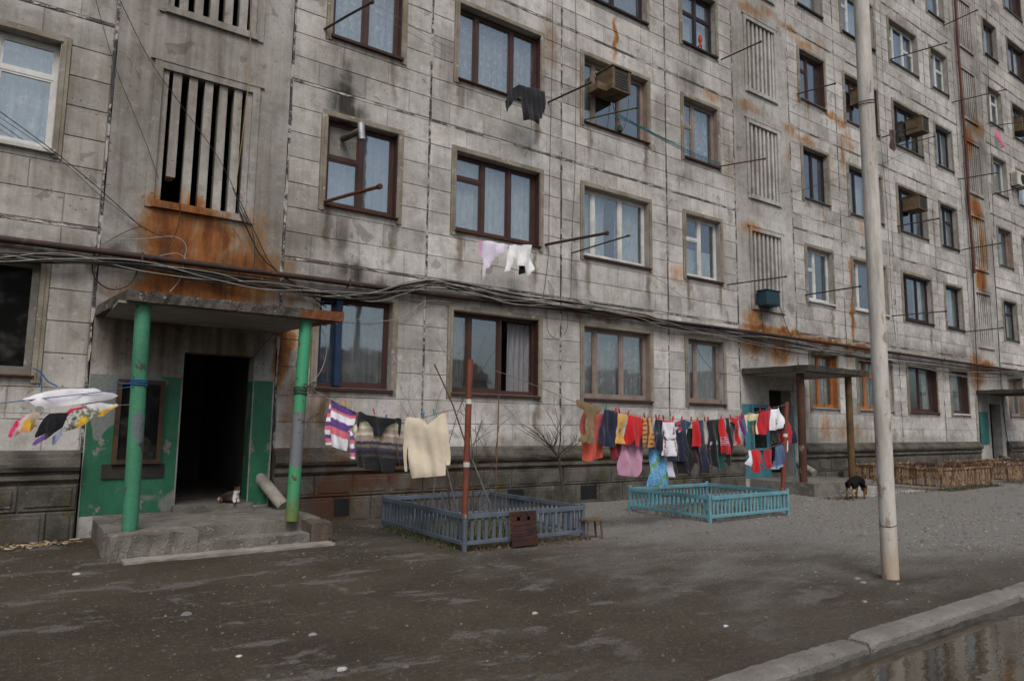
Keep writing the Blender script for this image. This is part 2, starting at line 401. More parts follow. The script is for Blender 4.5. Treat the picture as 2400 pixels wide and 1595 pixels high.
s.bump(s.math('ADD', fine, s.math('MULTIPLY', mid, 1.5)), 0.7, 0.015)
M['plinth'] = s.done(col, 0.93)
M['conc'] = simple('porch_concrete', (0.19, 0.176, 0.155), (0.105, 0.096, 0.082), 3, 0.92, 0.9, 45, (0.26, 0.245, 0.22), 0.57, 7, bdist=0.02)
M['concpale'] = simple('pale_concrete', (0.34, 0.32, 0.295), (0.22, 0.205, 0.185), 3, 0.92, 0.6, 55, (0.14, 0.13, 0.115), 0.66, 8, bdist=0.008)
M['soffit'] = simple('soffit_plaster', (0.3, 0.275, 0.24), (0.2, 0.18, 0.155), 2, 0.92, 0.3, 40)
s = N('canopy_edge_concrete')
z = s.sep(s.pos)
fine = s.noise(40, 4, 0.65)
col = s.mix(s.ramp(s.noise(5, 5, 0.7), 0.35, 0.65), (0.042, 0.036, 0.029), (0.1, 0.089, 0.075))
col = s.mix(s.ramp(s.noise(9, 5, 0.7), 0.6, 0.66), col, (0.3, 0.28, 0.25))
col = s.mix(s.math('MULTIPLY', s.ramp(s.math('ADD', z[0], s.math('MULTIPLY', s.noise(5), 0.4)), -2.45, -2.35), s.ramp(z[0], -1, 0, 1, 0)), col, (0.16, 0.06, 0.025))
s.bump(s.math('ADD', fine, s.noise(12, 4)), 0.9, 0.025)
M['canopy'] = s.done(col, 0.95)
M['canopydark'] = simple('mossy_canopy_concrete', (0.032, 0.029, 0.024), (0.062, 0.056, 0.047), 6, 0.95, 0.9, 35, (0.14, 0.13, 0.115), 0.64, 10, bdist=0.02)
# green oil paint, scuffed
def paint(name, c, under, t=0.6, sc=5, patch=None, rough=0.5):
    s = N(name)
    fi = s.noise(30, 4, 0.6)
    col = s.mix(s.ramp(s.noise(1.6, 4, 0.6, None, (1, 1, .5)), 0.35, 0.65), c, tuple(x * 0.62 for x in c))
    if patch: col = s.mix(s.ramp(s.noise(1.2, 3, 0.5, None, (1, 1, .6), 0.5), 0.56, 0.575), col, patch)
    ch = s.ramp(s.noise(sc, 7, 0.7, None, (1, 1, .7)), t, t + 0.025)
    col = s.mix(ch, col, s.mix(fi, under, tuple(x * 0.55 for x in under)))
    col = s.mix(s.ramp(fi, 0.35, 0.75, 0, 0.35), col, tuple(x * 0.4 for x in c))
    s.bump(s.math('SUBTRACT', fi, ch), 0.35, 0.004)
    return s.done(col, rough)
M['dado'] = paint('green_wall_paint', (0.03, 0.155, 0.085), (0.24, 0.225, 0.2), 0.59, 4.5, (0.16, 0.17, 0.165))
M['greenpost'] = paint('green_post_paint', (0.05, 0.205, 0.115), (0.06, 0.05, 0.04), 0.59, 8, (0.12, 0.13, 0.145))
s = N('green_grey_post_paint')
z = s.sep(s.pos)
fi = s.noise(30, 4, 0.6)
zz = s.math('ADD', z[2], s.math('MULTIPLY', s.noise(7, 4), 0.35))
col = s.mix(s.ramp(z[2], 0.5, 2.7), (0.05, 0.22, 0.1), (0.04, 0.25, 0.13))
col = s.mix(s.math('MULTIPLY', s.ramp(zz, 1.05, 1.12), s.ramp(zz, 1.72, 1.86, 1, 0)), col, (0.125, 0.135, 0.15))
col = s.mix(s.ramp(zz, 0.45, 0.75, 0.75, 0), col, (0.13, 0.11, 0.02))
col = s.mix(s.ramp(s.noise(9, 6, 0.7), 0.6, 0.63), col, (0.09, 0.045, 0.02))
s.bump(fi, 0.3, 0.003)
M['greenpost2'] = s.done(col, 0.5)
M['rustpost'] = simple('rusty_post', (0.085, 0.035, 0.022), (0.05, 0.025, 0.02), 5, 0.8, 0.4, 50, (0.2, 0.19, 0.14), 0.63, 6)
M['brownpost'] = simple('ochre_post', (0.12, 0.08, 0.03), (0.06, 0.035, 0.02), 4, 0.8, 0.4, 50, (0.15, 0.05, 0.02), 0.6, 5)
M['brown'] = simple('brown_frame_paint', (0.062, 0.029, 0.023), (0.04, 0.02, 0.017), 4, 0.55, 0.2, 60, (0.3, 0.26, 0.22), 0.7, 14)
M['dark'] = simple('dark_frame_paint', (0.03, 0.018, 0.018), (0.018, 0.013, 0.015), 4, 0.5, 0.2, 60)
M['beige'] = simple('pink_beige_frame_paint', (0.26, 0.2, 0.17), (0.17, 0.125, 0.105), 4, 0.6, 0.2, 60, (0.1, 0.07, 0.05), 0.66, 14)
M['white'] = simple('white_frame_paint', (0.6, 0.6, 0.58), (0.42, 0.41, 0.39), 4, 0.5, 0.15, 60, (0.25, 0.22, 0.18), 0.69, 14)
M['orange'] = simple('orange_brown_frame_paint', (0.36, 0.14, 0.04), (0.24, 0.085, 0.03), 4, 0.55, 0.2, 60)
M['grey'] = simple('grey_frame_paint', (0.2, 0.19, 0.17), (0.12, 0.11, 0.09), 4, 0.6, 0.2, 60, (0.35, 0.33, 0.29), 0.62, 10)
M['bluepaint'] = simple('blue_sash_paint', (0.014, 0.034, 0.082), (0.01, 0.022, 0.05), 3, 0.45, 0.15, 60)
M['rust'] = simple('rusty_iron', (0.12, 0.05, 0.022), (0.055, 0.025, 0.015), 12, 0.85, 0.5, 70, (0.25, 0.1, 0.03), 0.63, 20)
M['pipe'] = simple('red_brown_pipe', (0.048, 0.023, 0.017), (0.022, 0.015, 0.013), 5, 0.7, 0.3, 60, (0.15, 0.06, 0.03), 0.62, 7)
M['iron'] = simple('dark_iron', (0.035, 0.03, 0.028), (0.07, 0.045, 0.03), 12, 0.7, 0.4, 70)
M['cable'] = simple('black_cable', (0.012, 0.012, 0.013), (0.03, 0.027, 0.025), 8, 0.5, 0.0)
M['cablew'] = simple('grey_white_cable', (0.32, 0.3, 0.27), (0.2, 0.185, 0.165), 8, 0.6, 0.0)
M['cabley'] = simple('yellowed_cable', (0.33, 0.24, 0.09), (0.25, 0.18, 0.08), 8, 0.6, 0.0)
M['ropeblue'] = simple('blue_rope', (0.02, 0.11, 0.28), (0.03, 0.08, 0.2), 20, 0.8, 0.3, 90)
M['ropeteal'] = simple('teal_rope', (0.03, 0.16, 0.2), (0.03, 0.1, 0.13), 20, 0.8, 0.3, 90)
M['ropegrey'] = simple('grey_line', (0.13, 0.12, 0.115), (0.2, 0.19, 0.18), 20, 0.8, 0.0)
M['wood'] = simple('old_plywood', (0.15, 0.105, 0.06), (0.08, 0.055, 0.035), 5, 0.85, 0.4, 40, (0.24, 0.19, 0.12), 0.64, 8)
M['plank'] = simple('dark_red_planks', (0.07, 0.026, 0.02), (0.035, 0.017, 0.015), 3, 0.65, 0.4, 50, (0.02, 0.018, 0.02), 0.6, 4, stretch=(0.5, 1, 1))
M['fencegrey'] = simple('blue_grey_fence_paint', (0.105, 0.127, 0.16), (0.072, 0.086, 0.112), 4, 0.6, 0.3, 50, (0.15, 0.15, 0.15), 0.69, 12)
M['fenceblue'] = simple('turquoise_fence_paint', (0.15, 0.33, 0.385), (0.1, 0.245, 0.29), 4, 0.55, 0.3, 50, (0.2, 0.24, 0.24), 0.68, 14)
M['fencebrown'] = simple('weathered_brown_fence', (0.14, 0.065, 0.04), (0.08, 0.045, 0.03), 9, 0.85, 0.5, 50, (0.33, 0.25, 0.15), 0.53, 7)
M['fencepale'] = simple('bare_wood_fence', (0.3, 0.23, 0.14), (0.16, 0.09, 0.05), 9, 0.85, 0.5, 50, (0.12, 0.05, 0.03), 0.56, 7)
M['redpaint'] = simple('red_oxide_pole_paint', (0.185, 0.052, 0.03), (0.12, 0.037, 0.024), 6, 0.55, 0.2, 60, (0.09, 0.06, 0.05), 0.67, 12)
M['whitepaint'] = simple('white_band_paint', (0.6, 0.58, 0.54), (0.4, 0.38, 0.34), 10, 0.6, 0.2, 60)
M['asbestos'] = simple('pale_asbestos_pipe', (0.33, 0.31, 0.27), (0.2, 0.185, 0.155), 5, 0.85, 0.3, 60, (0.12, 0.1, 0.07), 0.64, 9)
s = N('weathered_pole')
z = s.sep(s.pos)
fi = s.noise(50, 4, 0.65, None, (1, 1, .2)); md = s.noise(2.2, 6, 0.65, None, (2, 2, .5))
col = s.mix(s.ramp(md, 0.35, 0.65), (0.36, 0.335, 0.3), (0.52, 0.495, 0.46))
col = s.mix(s.ramp(s.math('ADD', z[2], s.math('MULTIPLY', s.noise(3), 0.5)), 0.35, 0.9, 0.6, 0), col, (0.36, 0.235, 0.13))
col = s.mix(s.ramp(s.noise(7, 5, 0.7, None, (1, 1, .35)), 0.6, 0.66, 0, 0.75), col, (0.2, 0.14, 0.09))
col = s.mix(s.ramp(s.noise(2.5, 6, 0.7, None, (4, 4, .25)), 0.54, 0.66, 0, 0.6), col, (0.2, 0.185, 0.165))
col = s.mix(s.ramp(fi, 0.35, 0.7, 0, 0.25), col, (0.2, 0.18, 0.15))
s.bump(s.math('ADD', fi, md), 0.35, 0.006)
M['pole'] = s.done(col, 0.8)
M['steel'] = simple('galvanised_flue', (0.55, 0.55, 0.55), (0.3, 0.3, 0.3), 8, 0.3, 0.1, 40, metal=0.9)
M['bluebox'] = simple('dark_blue_metal_box', (0.018, 0.05, 0.075), (0.012, 0.035, 0.05), 4, 0.5, 0.15, 60)
M['acwhite'] = simple('ivory_plastic', (0.55, 0.53, 0.47), (0.4, 0.38, 0.33), 6, 0.5, 0.1, 60)
M['black'] = simple('black_void_paint', (0.008, 0.008, 0.008), (0.012, 0.012, 0.012), 5, 0.8, 0.0)
M['interior'] = simple('dim_interior_plaster', (0.16, 0.15, 0.13), (0.1, 0.095, 0.085), 1, 0.9, 0.0)
M['stairdark'] = simple('stairwell_paint', (0.14, 0.16, 0.145), (0.09, 0.105, 0.095), 1, 0.9, 0.0)
M['roof'] = simple('roof_felt', (0.06, 0.06, 0.06), (0.04, 0.04, 0.04), 1, 0.9, 0.0)
# glass: clear with real Fresnel reflection of two panes, slightly wavy
def glass(name, tint, ior):
    s = N(name)
    s.nt.nodes.remove(s.b)
    t = s.n('ShaderNodeBsdfTransparent'); t.inputs[0].default_value = (*tint, 1)
    g = s.n('ShaderNodeBsdfGlossy'); g.inputs['Roughness'].default_value = 0.035; g.inputs['Color'].default_value = (0.8, 0.91, 1.0, 1)
    d = s.n('ShaderNodeBsdfDiffuse'); d.inputs[0].default_value = (0.3, 0.29, 0.27, 1)
    dt = s.n('ShaderNodeVectorMath'); dt.operation = 'DOT_PRODUCT'; s.l(s.geo.outputs['Normal'], dt.inputs[0]); s.l(s.geo.outputs['Incoming'], dt.inputs[1])
    r0 = ((ior - 1) / (ior + 1)) ** 2
    cs_ = s.math('SUBTRACT', 1.0, s.math('ABSOLUTE', dt.outputs['Value']), True)
    frf = s.math('ADD', s.math('MULTIPLY', s.math('POWER', cs_, 5.0), 1 - r0), r0)
    bp = s.n('ShaderNodeBump'); bp.inputs['Strength'].default_value = 0.15; bp.inputs['Distance'].default_value = 0.02
    s.l(s.noise(1.7, 2), bp.inputs['Height'])
    s.l(bp.outputs[0], g.inputs['Normal'])
    m = s.n('ShaderNodeMixShader'); s.l(frf, m.inputs[0]); s.l(t.outputs[0], m.inputs[1]); s.l(g.outputs[0], m.inputs[2])
    m2 = s.n('ShaderNodeMixShader'); s.l(s.ramp(s.noise(3, 5, 0.7), 0.45, 0.8, 0.02, 0.16), m2.inputs[0]); s.l(m.outputs[0], m2.inputs[1]); s.l(d.outputs[0], m2.inputs[2])
    s.l(m2.outputs[0], s.out.inputs[0])
    return s.m
M['glass'] = glass('window_glass', (0.9, 0.93, 0.93), 2.35)
M['glassdark'] = glass('dark_window_glass', (0.3, 0.33, 0.35), 1.55)
def curtain_mat(name, c, lace):
    s = N(name)
    s.nt.nodes.remove(s.b)
    tcn = s.n('ShaderNodeTexCoord')
    d = s.n('ShaderNodeBsdfDiffuse'); tr = s.n('ShaderNodeBsdfTranslucent'); tp = s.n('ShaderNodeBsdfTransparent')
    fi = s.noise(9, 4, 0.6, None, (3, 1, .4))
    col = s.mix(s.ramp(fi, 0.3, 0.7), c, tuple(x * 0.75 for x in c))
    s.l(col, d.inputs[0]); s.l(col, tr.inputs[0])
    a = s.n('ShaderNodeMixShader'); a.inputs[0].default_value = 0.35; s.l(d.outputs[0], a.inputs[1]); s.l(tr.outputs[0], a.inputs[2])
    b = s.n('ShaderNodeMixShader')
    if lace:
        v = s.n('ShaderNodeTexVoronoi'); v.inputs['Scale'].default_value = 4.5; s.l(s.pos, v.inputs['Vector'])
        k = s.math('MAXIMUM', s.ramp(v.outputs['Distance'], 0.12, 0.3, 0.92, 0.62), s.ramp(s.noise(11, 4), 0.5, 0.65, 0.55, 0.85))
        s.l(k, b.inputs[0])
    else: b.inputs[0].default_value = 0.9
    s.l(tp.outputs[0], b.inputs[1]); s.l(a.outputs[0], b.inputs[2])
    s.l(b.outputs[0], s.out.inputs[0])
    return s.m
M['lace'] = curtain_mat('lace_curtain', (0.75, 0.76, 0.78), True)
M['voile'] = curtain_mat('white_curtain', (0.72, 0.72, 0.72), False)
M['drape'] = curtain_mat('grey_curtain', (0.34, 0.34, 0.36), False)
M['bluecur'] = curtain_mat('blue_curtain', (0.03, 0.07, 0.17), False)
M['beigecur'] = curtain_mat('beige_curtain', (0.45, 0.4, 0.32), False)
# cloth: printed colour lives in the cloth itself
s = N('laundry_cloth')
c = s.attr('Col', 'Color')
fi = s.noise(140, 2, 0.5); md = s.noise(9, 4, 0.6)
col = s.mix(s.ramp(md, 0.35, 0.7, 0, 0.12), c, (0.05, 0.05, 0.055))
s.bump(s.math('ADD', s.math('MULTIPLY', fi, 0.3), md), 0.5, 0.012)
s.b.inputs['Sheen Weight'].default_value = 0.15
M['cloth'] = s.done(col, 0.95)
# ================================================================= THE BUILDING
ZP = 1.05                                   # top of the plinth
ZJ = [ZP, 3.92] + [3.92 + 2.82 * k for k in range(1, 8)]      # storey joints
BAYS = [('Y', -10.2, -7.2, 'L'), ('Z', -7.2, -4.8, 'S'), ('s1', -4.8, -2.42, 'T'), ('A', -2.42, 0.0, 'S'), ('B', 0.0, 2.96, 'L'), ('C', 2.96, 6.01, 'L'), ('D', 6.01, 8.46, 'S'),
        ('s2', 8.46, 10.88, 'T'), ('E', 10.88, 13.25, 'S'), ('F', 13.25, 16.17, 'L'), ('G', 16.17, 19.03, 'L'), ('H', 19.03, 21.33, 'S'), ('s3', 21.33, 23.72, 'T'),
        ('I', 23.72, 26.1, 'S'), ('K', 26.1, 29.1, 'L'), ('M', 29.1, 32.1, 'L')]
WW = {'S': 1.22, 'L': 1.86}
NST = 7
house = thing('apartment_building', 'long grey concrete panel apartment block with rust-stained scored facade', 'building', (0, 0, 0))
def sill_head(k):
    return (2.0, 3.42) if k == 0 else (ZJ[k + 1] - 0.44 - 1.44, ZJ[k + 1] - 0.44)
BLOCKS = []      # (panel, rect)
_ptone = {}
JW = 0.022       # half width of a panel joint
GR = 0.0055      # half width of a scored groove
def add_blocks(panel, rects):
    for r in rects: BLOCKS.append((panel, r))
def block_mb(mb, r, tone):
    x0, x1, z0, z1 = r
    y0 = U(0.0, 0.004); b = 0.005; yb = 0.02
    j = lambda: U(-0.0025, 0.0025)
    n = len(mb.v)
    o = [(x0 + j(), z0 + j()), (x1 + j(), z0 + j()), (x1 + j(), z1 + j()), (x0 + j(), z1 + j())]
    i = [(o[0][0] + b, o[0][1] + b), (o[1][0] - b, o[1][1] + b), (o[2][0] - b, o[2][1] - b), (o[3][0] + b, o[3][1] - b)]
    mb.v += [Vector((x, yb, z)) for x, z in o] + [Vector((x, y0 + b, z)) for x, z in o] + [Vector((x, y0, z)) for x, z in i]
    for k in range(4):
        q = (k + 1) % 4
        mb.f.append((n + k, n + q, n + 4 + q, n + 4 + k)); mb.f.append((n + 4 + k, n + 4 + q, n + 8 + q, n + 8 + k))
    mb.f.append((n + 8, n + 9, n + 10, n + 11))
    mb.tone = (mb.tone or []) + [tone] * 12
def btone(): return max(0.6, random.gauss(1.0, 0.05)) * (0.8 if rnd() < 0.06 else 1.0) * (1.12 if rnd() < 0.06 else 1)
def split_row(x0, x1, z0, z1, n, ph):
    """staggered blocks across a row"""
    wd = (x1 - x0) / n
    xs = [x0] + [x0 + wd * (i + ph) for i in range(0, n + 1) if 0.12 < wd * (i + ph) < (x1 - x0) - 0.12] + [x1]
    out = []
    for a, b in zip(xs[:-1], xs[1:]):
        a2 = a + (GR if a > x0 else 0); b2 = b - (GR if b < x1 else 0)
        out.append((a2, b2, z0 + GR, z1 - GR))
    return out
SUR = 0.10
WINDOWS = []
GRILLES = []
for (bn, X0, X1, ty) in BAYS:
    for k in range(NST):
        z0, z1 = ZJ[k], ZJ[k + 1]
        cs = [(X0, 0, z0), (X1, 0, z0), (X1, 0, z1), (X0, 0, z1)]
        vis = in_view(cs, 160)
        mb = MB(); tone = U(0.93, 1.05)
        if ty == 'T':
            if k == 0:      # entrance wall with the doorway
                dx0, dx1, dh = X0 + 1.12, X0 + 2.05, 2.40
                mb.box(X0 + 0.025, dx0, 0.004, 0.30, -0.05, z1); mb.box(dx1, X1 - 0.025, 0.004, 0.30, -0.05, z1); mb.box(dx0, dx1, 0.004, 0.30, dh, z1)
            else:
                c = (X0 + X1) / 2; gx0, gx1 = c - 0.60, c + 0.62
                g0, g1 = z1 - 2.30, z1 - 0.40
                mb.box(X0 + 0.025, gx0, 0.004, 0.30, z0, z1); mb.box(gx1, X1 - 0.025, 0.004, 0.30, z0, z1); mb.box(gx0, gx1, 0.004, 0.30, z0, g0); mb.box(gx0, gx1, 0.004, 0.30, g1, z1)
                if vis: GRILLES.append((gx0, gx1, g0, g1, bn, k))
            mb.tone = [0.86 * tone] * len(mb.v)
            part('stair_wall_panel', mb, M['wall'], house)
            continue
        c = (X0 + X1) / 2; wx0, wx1 = c - WW[ty] / 2, c + WW[ty] / 2
        s0, h0 = sill_head(k)
        mb.box(X0, wx0, 0.012, 0.30, z0, z1); mb.box(wx1, X1, 0.012, 0.30, z0, z1); mb.box(wx0, wx1, 0.012, 0.30, z0, s0); mb.box(wx0, wx1, 0.012, 0.30, h0, z1)
        mb.tone = [0.78] * len(mb.v)
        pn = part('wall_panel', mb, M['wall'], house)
        if not vis: 
            if X0 < -7 or k > 5: pass
        WINDOWS.append((bn, k, wx0, wx1, s0, h0, ty, vis))
        # scored blocks
        a0, a1 = X0 + JW, X1 - JW
        p0, p1 = wx0 - SUR - 0.008, wx1 + SUR + 0.008
        top = z1 - 0.025; bot = z0 + 0.02
        lines = [z1 - 0.43 - 0.403 * i for i in range(0, 5)]       # course lines downwards
        rows = []
        rects = []
        # lintel row
        rects += split_row(a0, a1, lines[0], top, 4 if ty == 'L' else 3, 0.0 if k % 2 else 0.5)
        zl = lines[0]
        zz = [lines[0]]
        for q in lines[1:]:
            if q > s0 - 0.05: zz.append(q)
        zz.append(s0 - 0.15)
        for za, zb in zip(zz[1:], zz[:-1]):
            rects.append((a0, p0, za + GR, zb - GR)); rects.append((p1, a1, za + GR, zb - GR))
        rects.append((p0 + 2 * GR, p1 - 2 * GR, s0 - 0.15 + GR, s0 - 0.004))
        zb = s0 - 0.15; n = 2
        hh = (zb - bot) / n
        for i in range(n):
            rects += split_row(a0, a1, bot + hh * (n - 1 - i), bot + hh * (n - i), 4 if ty == 'L' else 3, 0.5 if i % 2 else 0.0)
        if vis: add_blocks(pn, rects)
# the 300 largest scored blocks are single pieces, the rest one joined part
def rect_pts(r): return [(r[0], 0, r[2]), (r[1], 0, r[2]), (r[1], 0, r[3]), (r[0], 0, r[3])]
order = sorted(range(len(BLOCKS)), key=lambda i: -parea(rect_pts(BLOCKS[i][1])))
rest = MB()
for c, i in enumerate(order):
    pn, r = BLOCKS[i]
    if c < 292:
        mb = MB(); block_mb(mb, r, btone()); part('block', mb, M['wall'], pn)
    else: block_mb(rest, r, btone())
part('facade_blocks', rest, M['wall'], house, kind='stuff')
# joint filler strips
for (bn, X0, X1, ty) in BAYS:
    if in_view([(X0, 0, 1), (X0, 0, 20)], 300):
        mb = MB(); n = 120; zs = [1.05 + i * (20.5 - 1.05) / n for i in range(n + 1)]
        L_ = [(X0 - max(.006, random.gauss(.017, .009)), z) for z in zs]; R_ = [(X0 + max(.006, random.gauss(.017, .009)), z) for z in zs]
        for i in range(n):
            y = U(0.0, 0.009)
            b0 = len(mb.v)
            mb.v += [Vector((L_[i][0], y, zs[i])), Vector((R_[i][0], y, zs[i])), Vector((R_[i + 1][0], y, zs[i + 1])), Vector((L_[i + 1][0], y, zs[i + 1]))]
            mb.v += [Vector((L_[i][0], .016, zs[i])), Vector((R_[i][0], .016, zs[i])), Vector((R_[i + 1][0], .016, zs[i + 1])), Vector((L_[i + 1][0], .016, zs[i + 1]))]
            mb.f += [(b0, b0 + 1, b0 + 2, b0 + 3), (b0 + 4, b0, b0 + 3, b0 + 7), (b0 + 1, b0 + 5, b0 + 6, b0 + 2), (b0, b0 + 4, b0 + 5, b0 + 1), (b0 + 3, b0 + 2, b0 + 6, b0 + 7)]
        part('joint_filler', mb, M['joint'], house)
    if ty != 'T':
        for k in range(1, NST + 1):
            z = ZJ[k]
            if not in_view([(X0, 0, z), (X1, 0, z)], 60): continue
            mb = MB(); n = 16; xs = [X0 + .03 + i * (X1 - X0 - .06) / n for i in range(n + 1)]
            for i in range(n):
                mb.box(xs[i], xs[i + 1], U(-0.002, 0.008), 0.018, z - U(0.012, 0.026), z + U(0.006, 0.02))
            part('joint_filler', mb, M['jointh'], house)
# ------------------------------------------------ inside: floors, partitions, back wall, roof
mb = MB()
for z in ZJ[1:]:
    part('floor_slab', MB().box(-10.2, 32.1, 0.302, 4.55, z - 0.25, z - 0.02), M['interior'], house)
for (bn, X0, X1, ty) in BAYS:
    if ty != 'T': part('floor_slab', MB().box(X0 + 0.07, X1 - 0.07, 0.302, 4.55, 0.8, 1.03), M['interior'], house)
mb = MB().box(-10.2, 32.1, 4.6, 4.9, -0.1, ZJ[-1])
for (bn, X0, X1, ty) in BAYS: mb.box(X0 - 0.06, X0 + 0.06, 0.302, 4.58, 0.0, ZJ[-1] - 0.3)
part('inner_walls', mb, M['interior'], house)
mb = MB()
for (bn, X0, X1, ty) in BAYS:
    if ty == 'T':
        part('hall_floor', MB().box(X0 + 0.07, X1 - 0.07, 0.31, 4.5, -0.05, 0.33), M['conc'], house)
        for (xa, xb) in ((X0 + 0.065, X0 + 0.1), (X1 - 0.1, X1 - 0.065)): part('hall_wall', MB().box(xa, xb, 0.31, 4.39, 0.34, 3.6), M['stairdark'], house)
        part('hall_wall', MB().box(X0 + 0.1, X1 - 0.1, 4.4, 4.5, 0.34, 3.6), M['stairdark'], house)
part('end_wall', MB().box(-10.45, -10.2, 0.0, 9.8, -0.05, ZJ[-1] + 0.3).box(32.1, 32.35, 0.0, 9.8, -0.05, ZJ[-1] + 0.3).box(-10.2, 32.1, 9.5, 9.8, -0.05, ZJ[-1]), M['concpale'], house)
part('roof', MB().box(-10.7, 32.6, -0.35, 10.2, ZJ[-1] + 0.005, ZJ[-1] + 0.35), M['roof'], house)
# ------------------------------------------------ stairwell grilles
for (gx0, gx1, g0, g1, bn, k) in GRILLES:
    fr = MB()
    t = 0.085
    fr.box(gx0 - 0.10, gx0 + .004, -0.022, 0.10, g0 - 0.1, g1 + 0.1); fr.box(gx1 - .004, gx1 + 0.10, -0.022, 0.10, g0 - 0.1, g1 + 0.1)
    fr.box(gx0 + .004, gx1 - .004, -0.02, 0.10, g1 - .004, g1 + 0.1); fr.box(gx0 - 0.02, gx1 + 0.02, -0.05, 0.10, g0 - 0.095, g0 + .004)
    fr.box(gx0 - 0.16, gx1 + 0.16, -0.03, 0.0, g1 + 0.10, g1 + 0.13)
    fr.tone = [0.85] * len(fr.v)
    w0 = part('grille', fr, M['wall'], house)
    n = 6 if bn == 's1' else 7; pit = (gx1 - gx0) / n
    fm = MB().prism([(-0.056, 0.02), (0.056, 0.02), (0.04, 0.26), (-0.04, 0.26)], 2, 0, g1 - g0); fm.tone = [0.97] * 8
    me = mesh_of('fin', fm, M['wall'])
    for i in [0.16] + list(range(1, n)) + [n - 0.16]:
        o = inst('fin', me, w0, (gx0 + pit * i + U(-.006, .006), U(0, .008), g0))
        o.scale = (1 if bn == 's1' else .72, 1, 1)
        if bn == 's1' and k == 1 and i == 1:       # the broken fin
            o.location.z += 0.38; o.scale = (1, 1, 1 - 0.38 / (g1 - g0))
# ------------------------------------------------ plinth, moulding and blocks
prof = [(-0.02, 1.085), (-0.06, 1.06), (-0.085, 1.04), (-0.10, 1.0), (-0.15, 0.975), (-0.175, 0.93), (-0.175, 0.885), (-0.15, 0.84), (-0.10, 0.815), (-0.10, 0.79), (-0.125, 0.785), (-0.13, 0.735), (-0.11, 0.715), (-0.085, 0.71), (-0.085, 0.69), (-0.075, 0.685), (-0.075, -0.2), (0.30, -0.2), (0.30, 1.05), (0.0, 1.05)]
VENTS = [(-1.45, .28), (3.6 + .0, .28), (7.0, .28), (12.45, .3), (1.9, .3)]
PB = []
segs = []
for (bn, X0, X1, ty) in BAYS:
    if ty == 'T': continue
    segs.append((X0 + 0.004, X1 - 0.004))
for (xa, xb) in segs:
    mb = MB(); n = max(2, int((xb - xa) / 0.25)); m = len(prof)
    for i in range(n + 1):
        x = xa + (xb - xa) * i / n
        for (y, z) in prof:
            j = 0.006 if y < -0.05 and z > 0.2 else 0
            mb.v.append(Vector((x, y + U(-j, j), z + U(-j, j))))
    for i in range(n):
        for q in range(m):
            r = (q + 1) % m
            mb.f.append((i * m + q, i * m + r, (i + 1) * m + r, (i + 1) * m + q))
    mb.f.append(tuple(range(m - 1, -1, -1))); mb.f.append(tuple(n * m + q for q in range(m)))
    pl = part('plinth', mb, M['plinth'], house)
    vs_ = [v for v in VENTS if xa < v[0] < xb]
    for row, (z0, z1) in enumerate(((0.36, 0.665), (-0.05, 0.345))):
        n = max(2, round((xb - xa) / 0.62)); wd = (xb - xa) / n
        xs = [xa] + [xa + wd * (i + (0.5 if row else 0)) for i in range(0, n + 1) if xa + 0.1 < xa + wd * (i + (0.5 if row else 0)) < xb - 0.1] + [xb]
        for a, b in zip(xs[:-1], xs[1:]):
            hole = row == 1 and any(a - 0.02 < v[0] < b + 0.02 for v in vs_)
            if hole:
                v = [v for v in vs_ if a - 0.02 < v[0] < b + 0.02][0]
                vx0, vx1 = max(a + .02, v[0] - .2), min(b - .02, v[0] + .2)
                part('vent_opening', MB().box(vx0, vx1, -0.079, -0.06, 0.06, 0.32), M['black'], pl)
                PB.append((pl, (a, vx0, z0, z1))); PB.append((pl, (vx1, b, z0, z1)))
            else: PB.append((pl, (a, b, z0, z1)))
PB = [p for p in PB if p[1][1] - p[1][0] > 0.03 and in_view(rect_pts(p[1]), 40)]
for (pl, (x0, x1, z0, z1)) in PB:
    mb = MB(); x0 += .008; x1 -= .008
    mb.box(x0, x1, -0.098 + U(-.006, .006), -0.06, z0, z1, 0.012)
    if x1 - x0 > 0.25: mb.box(x0 + .05, x1 - .05, -0.112, -0.09, z0 + .05, z1 - .05, 0.009)
    part('plinth_block', mb, M['plinth'], pl)
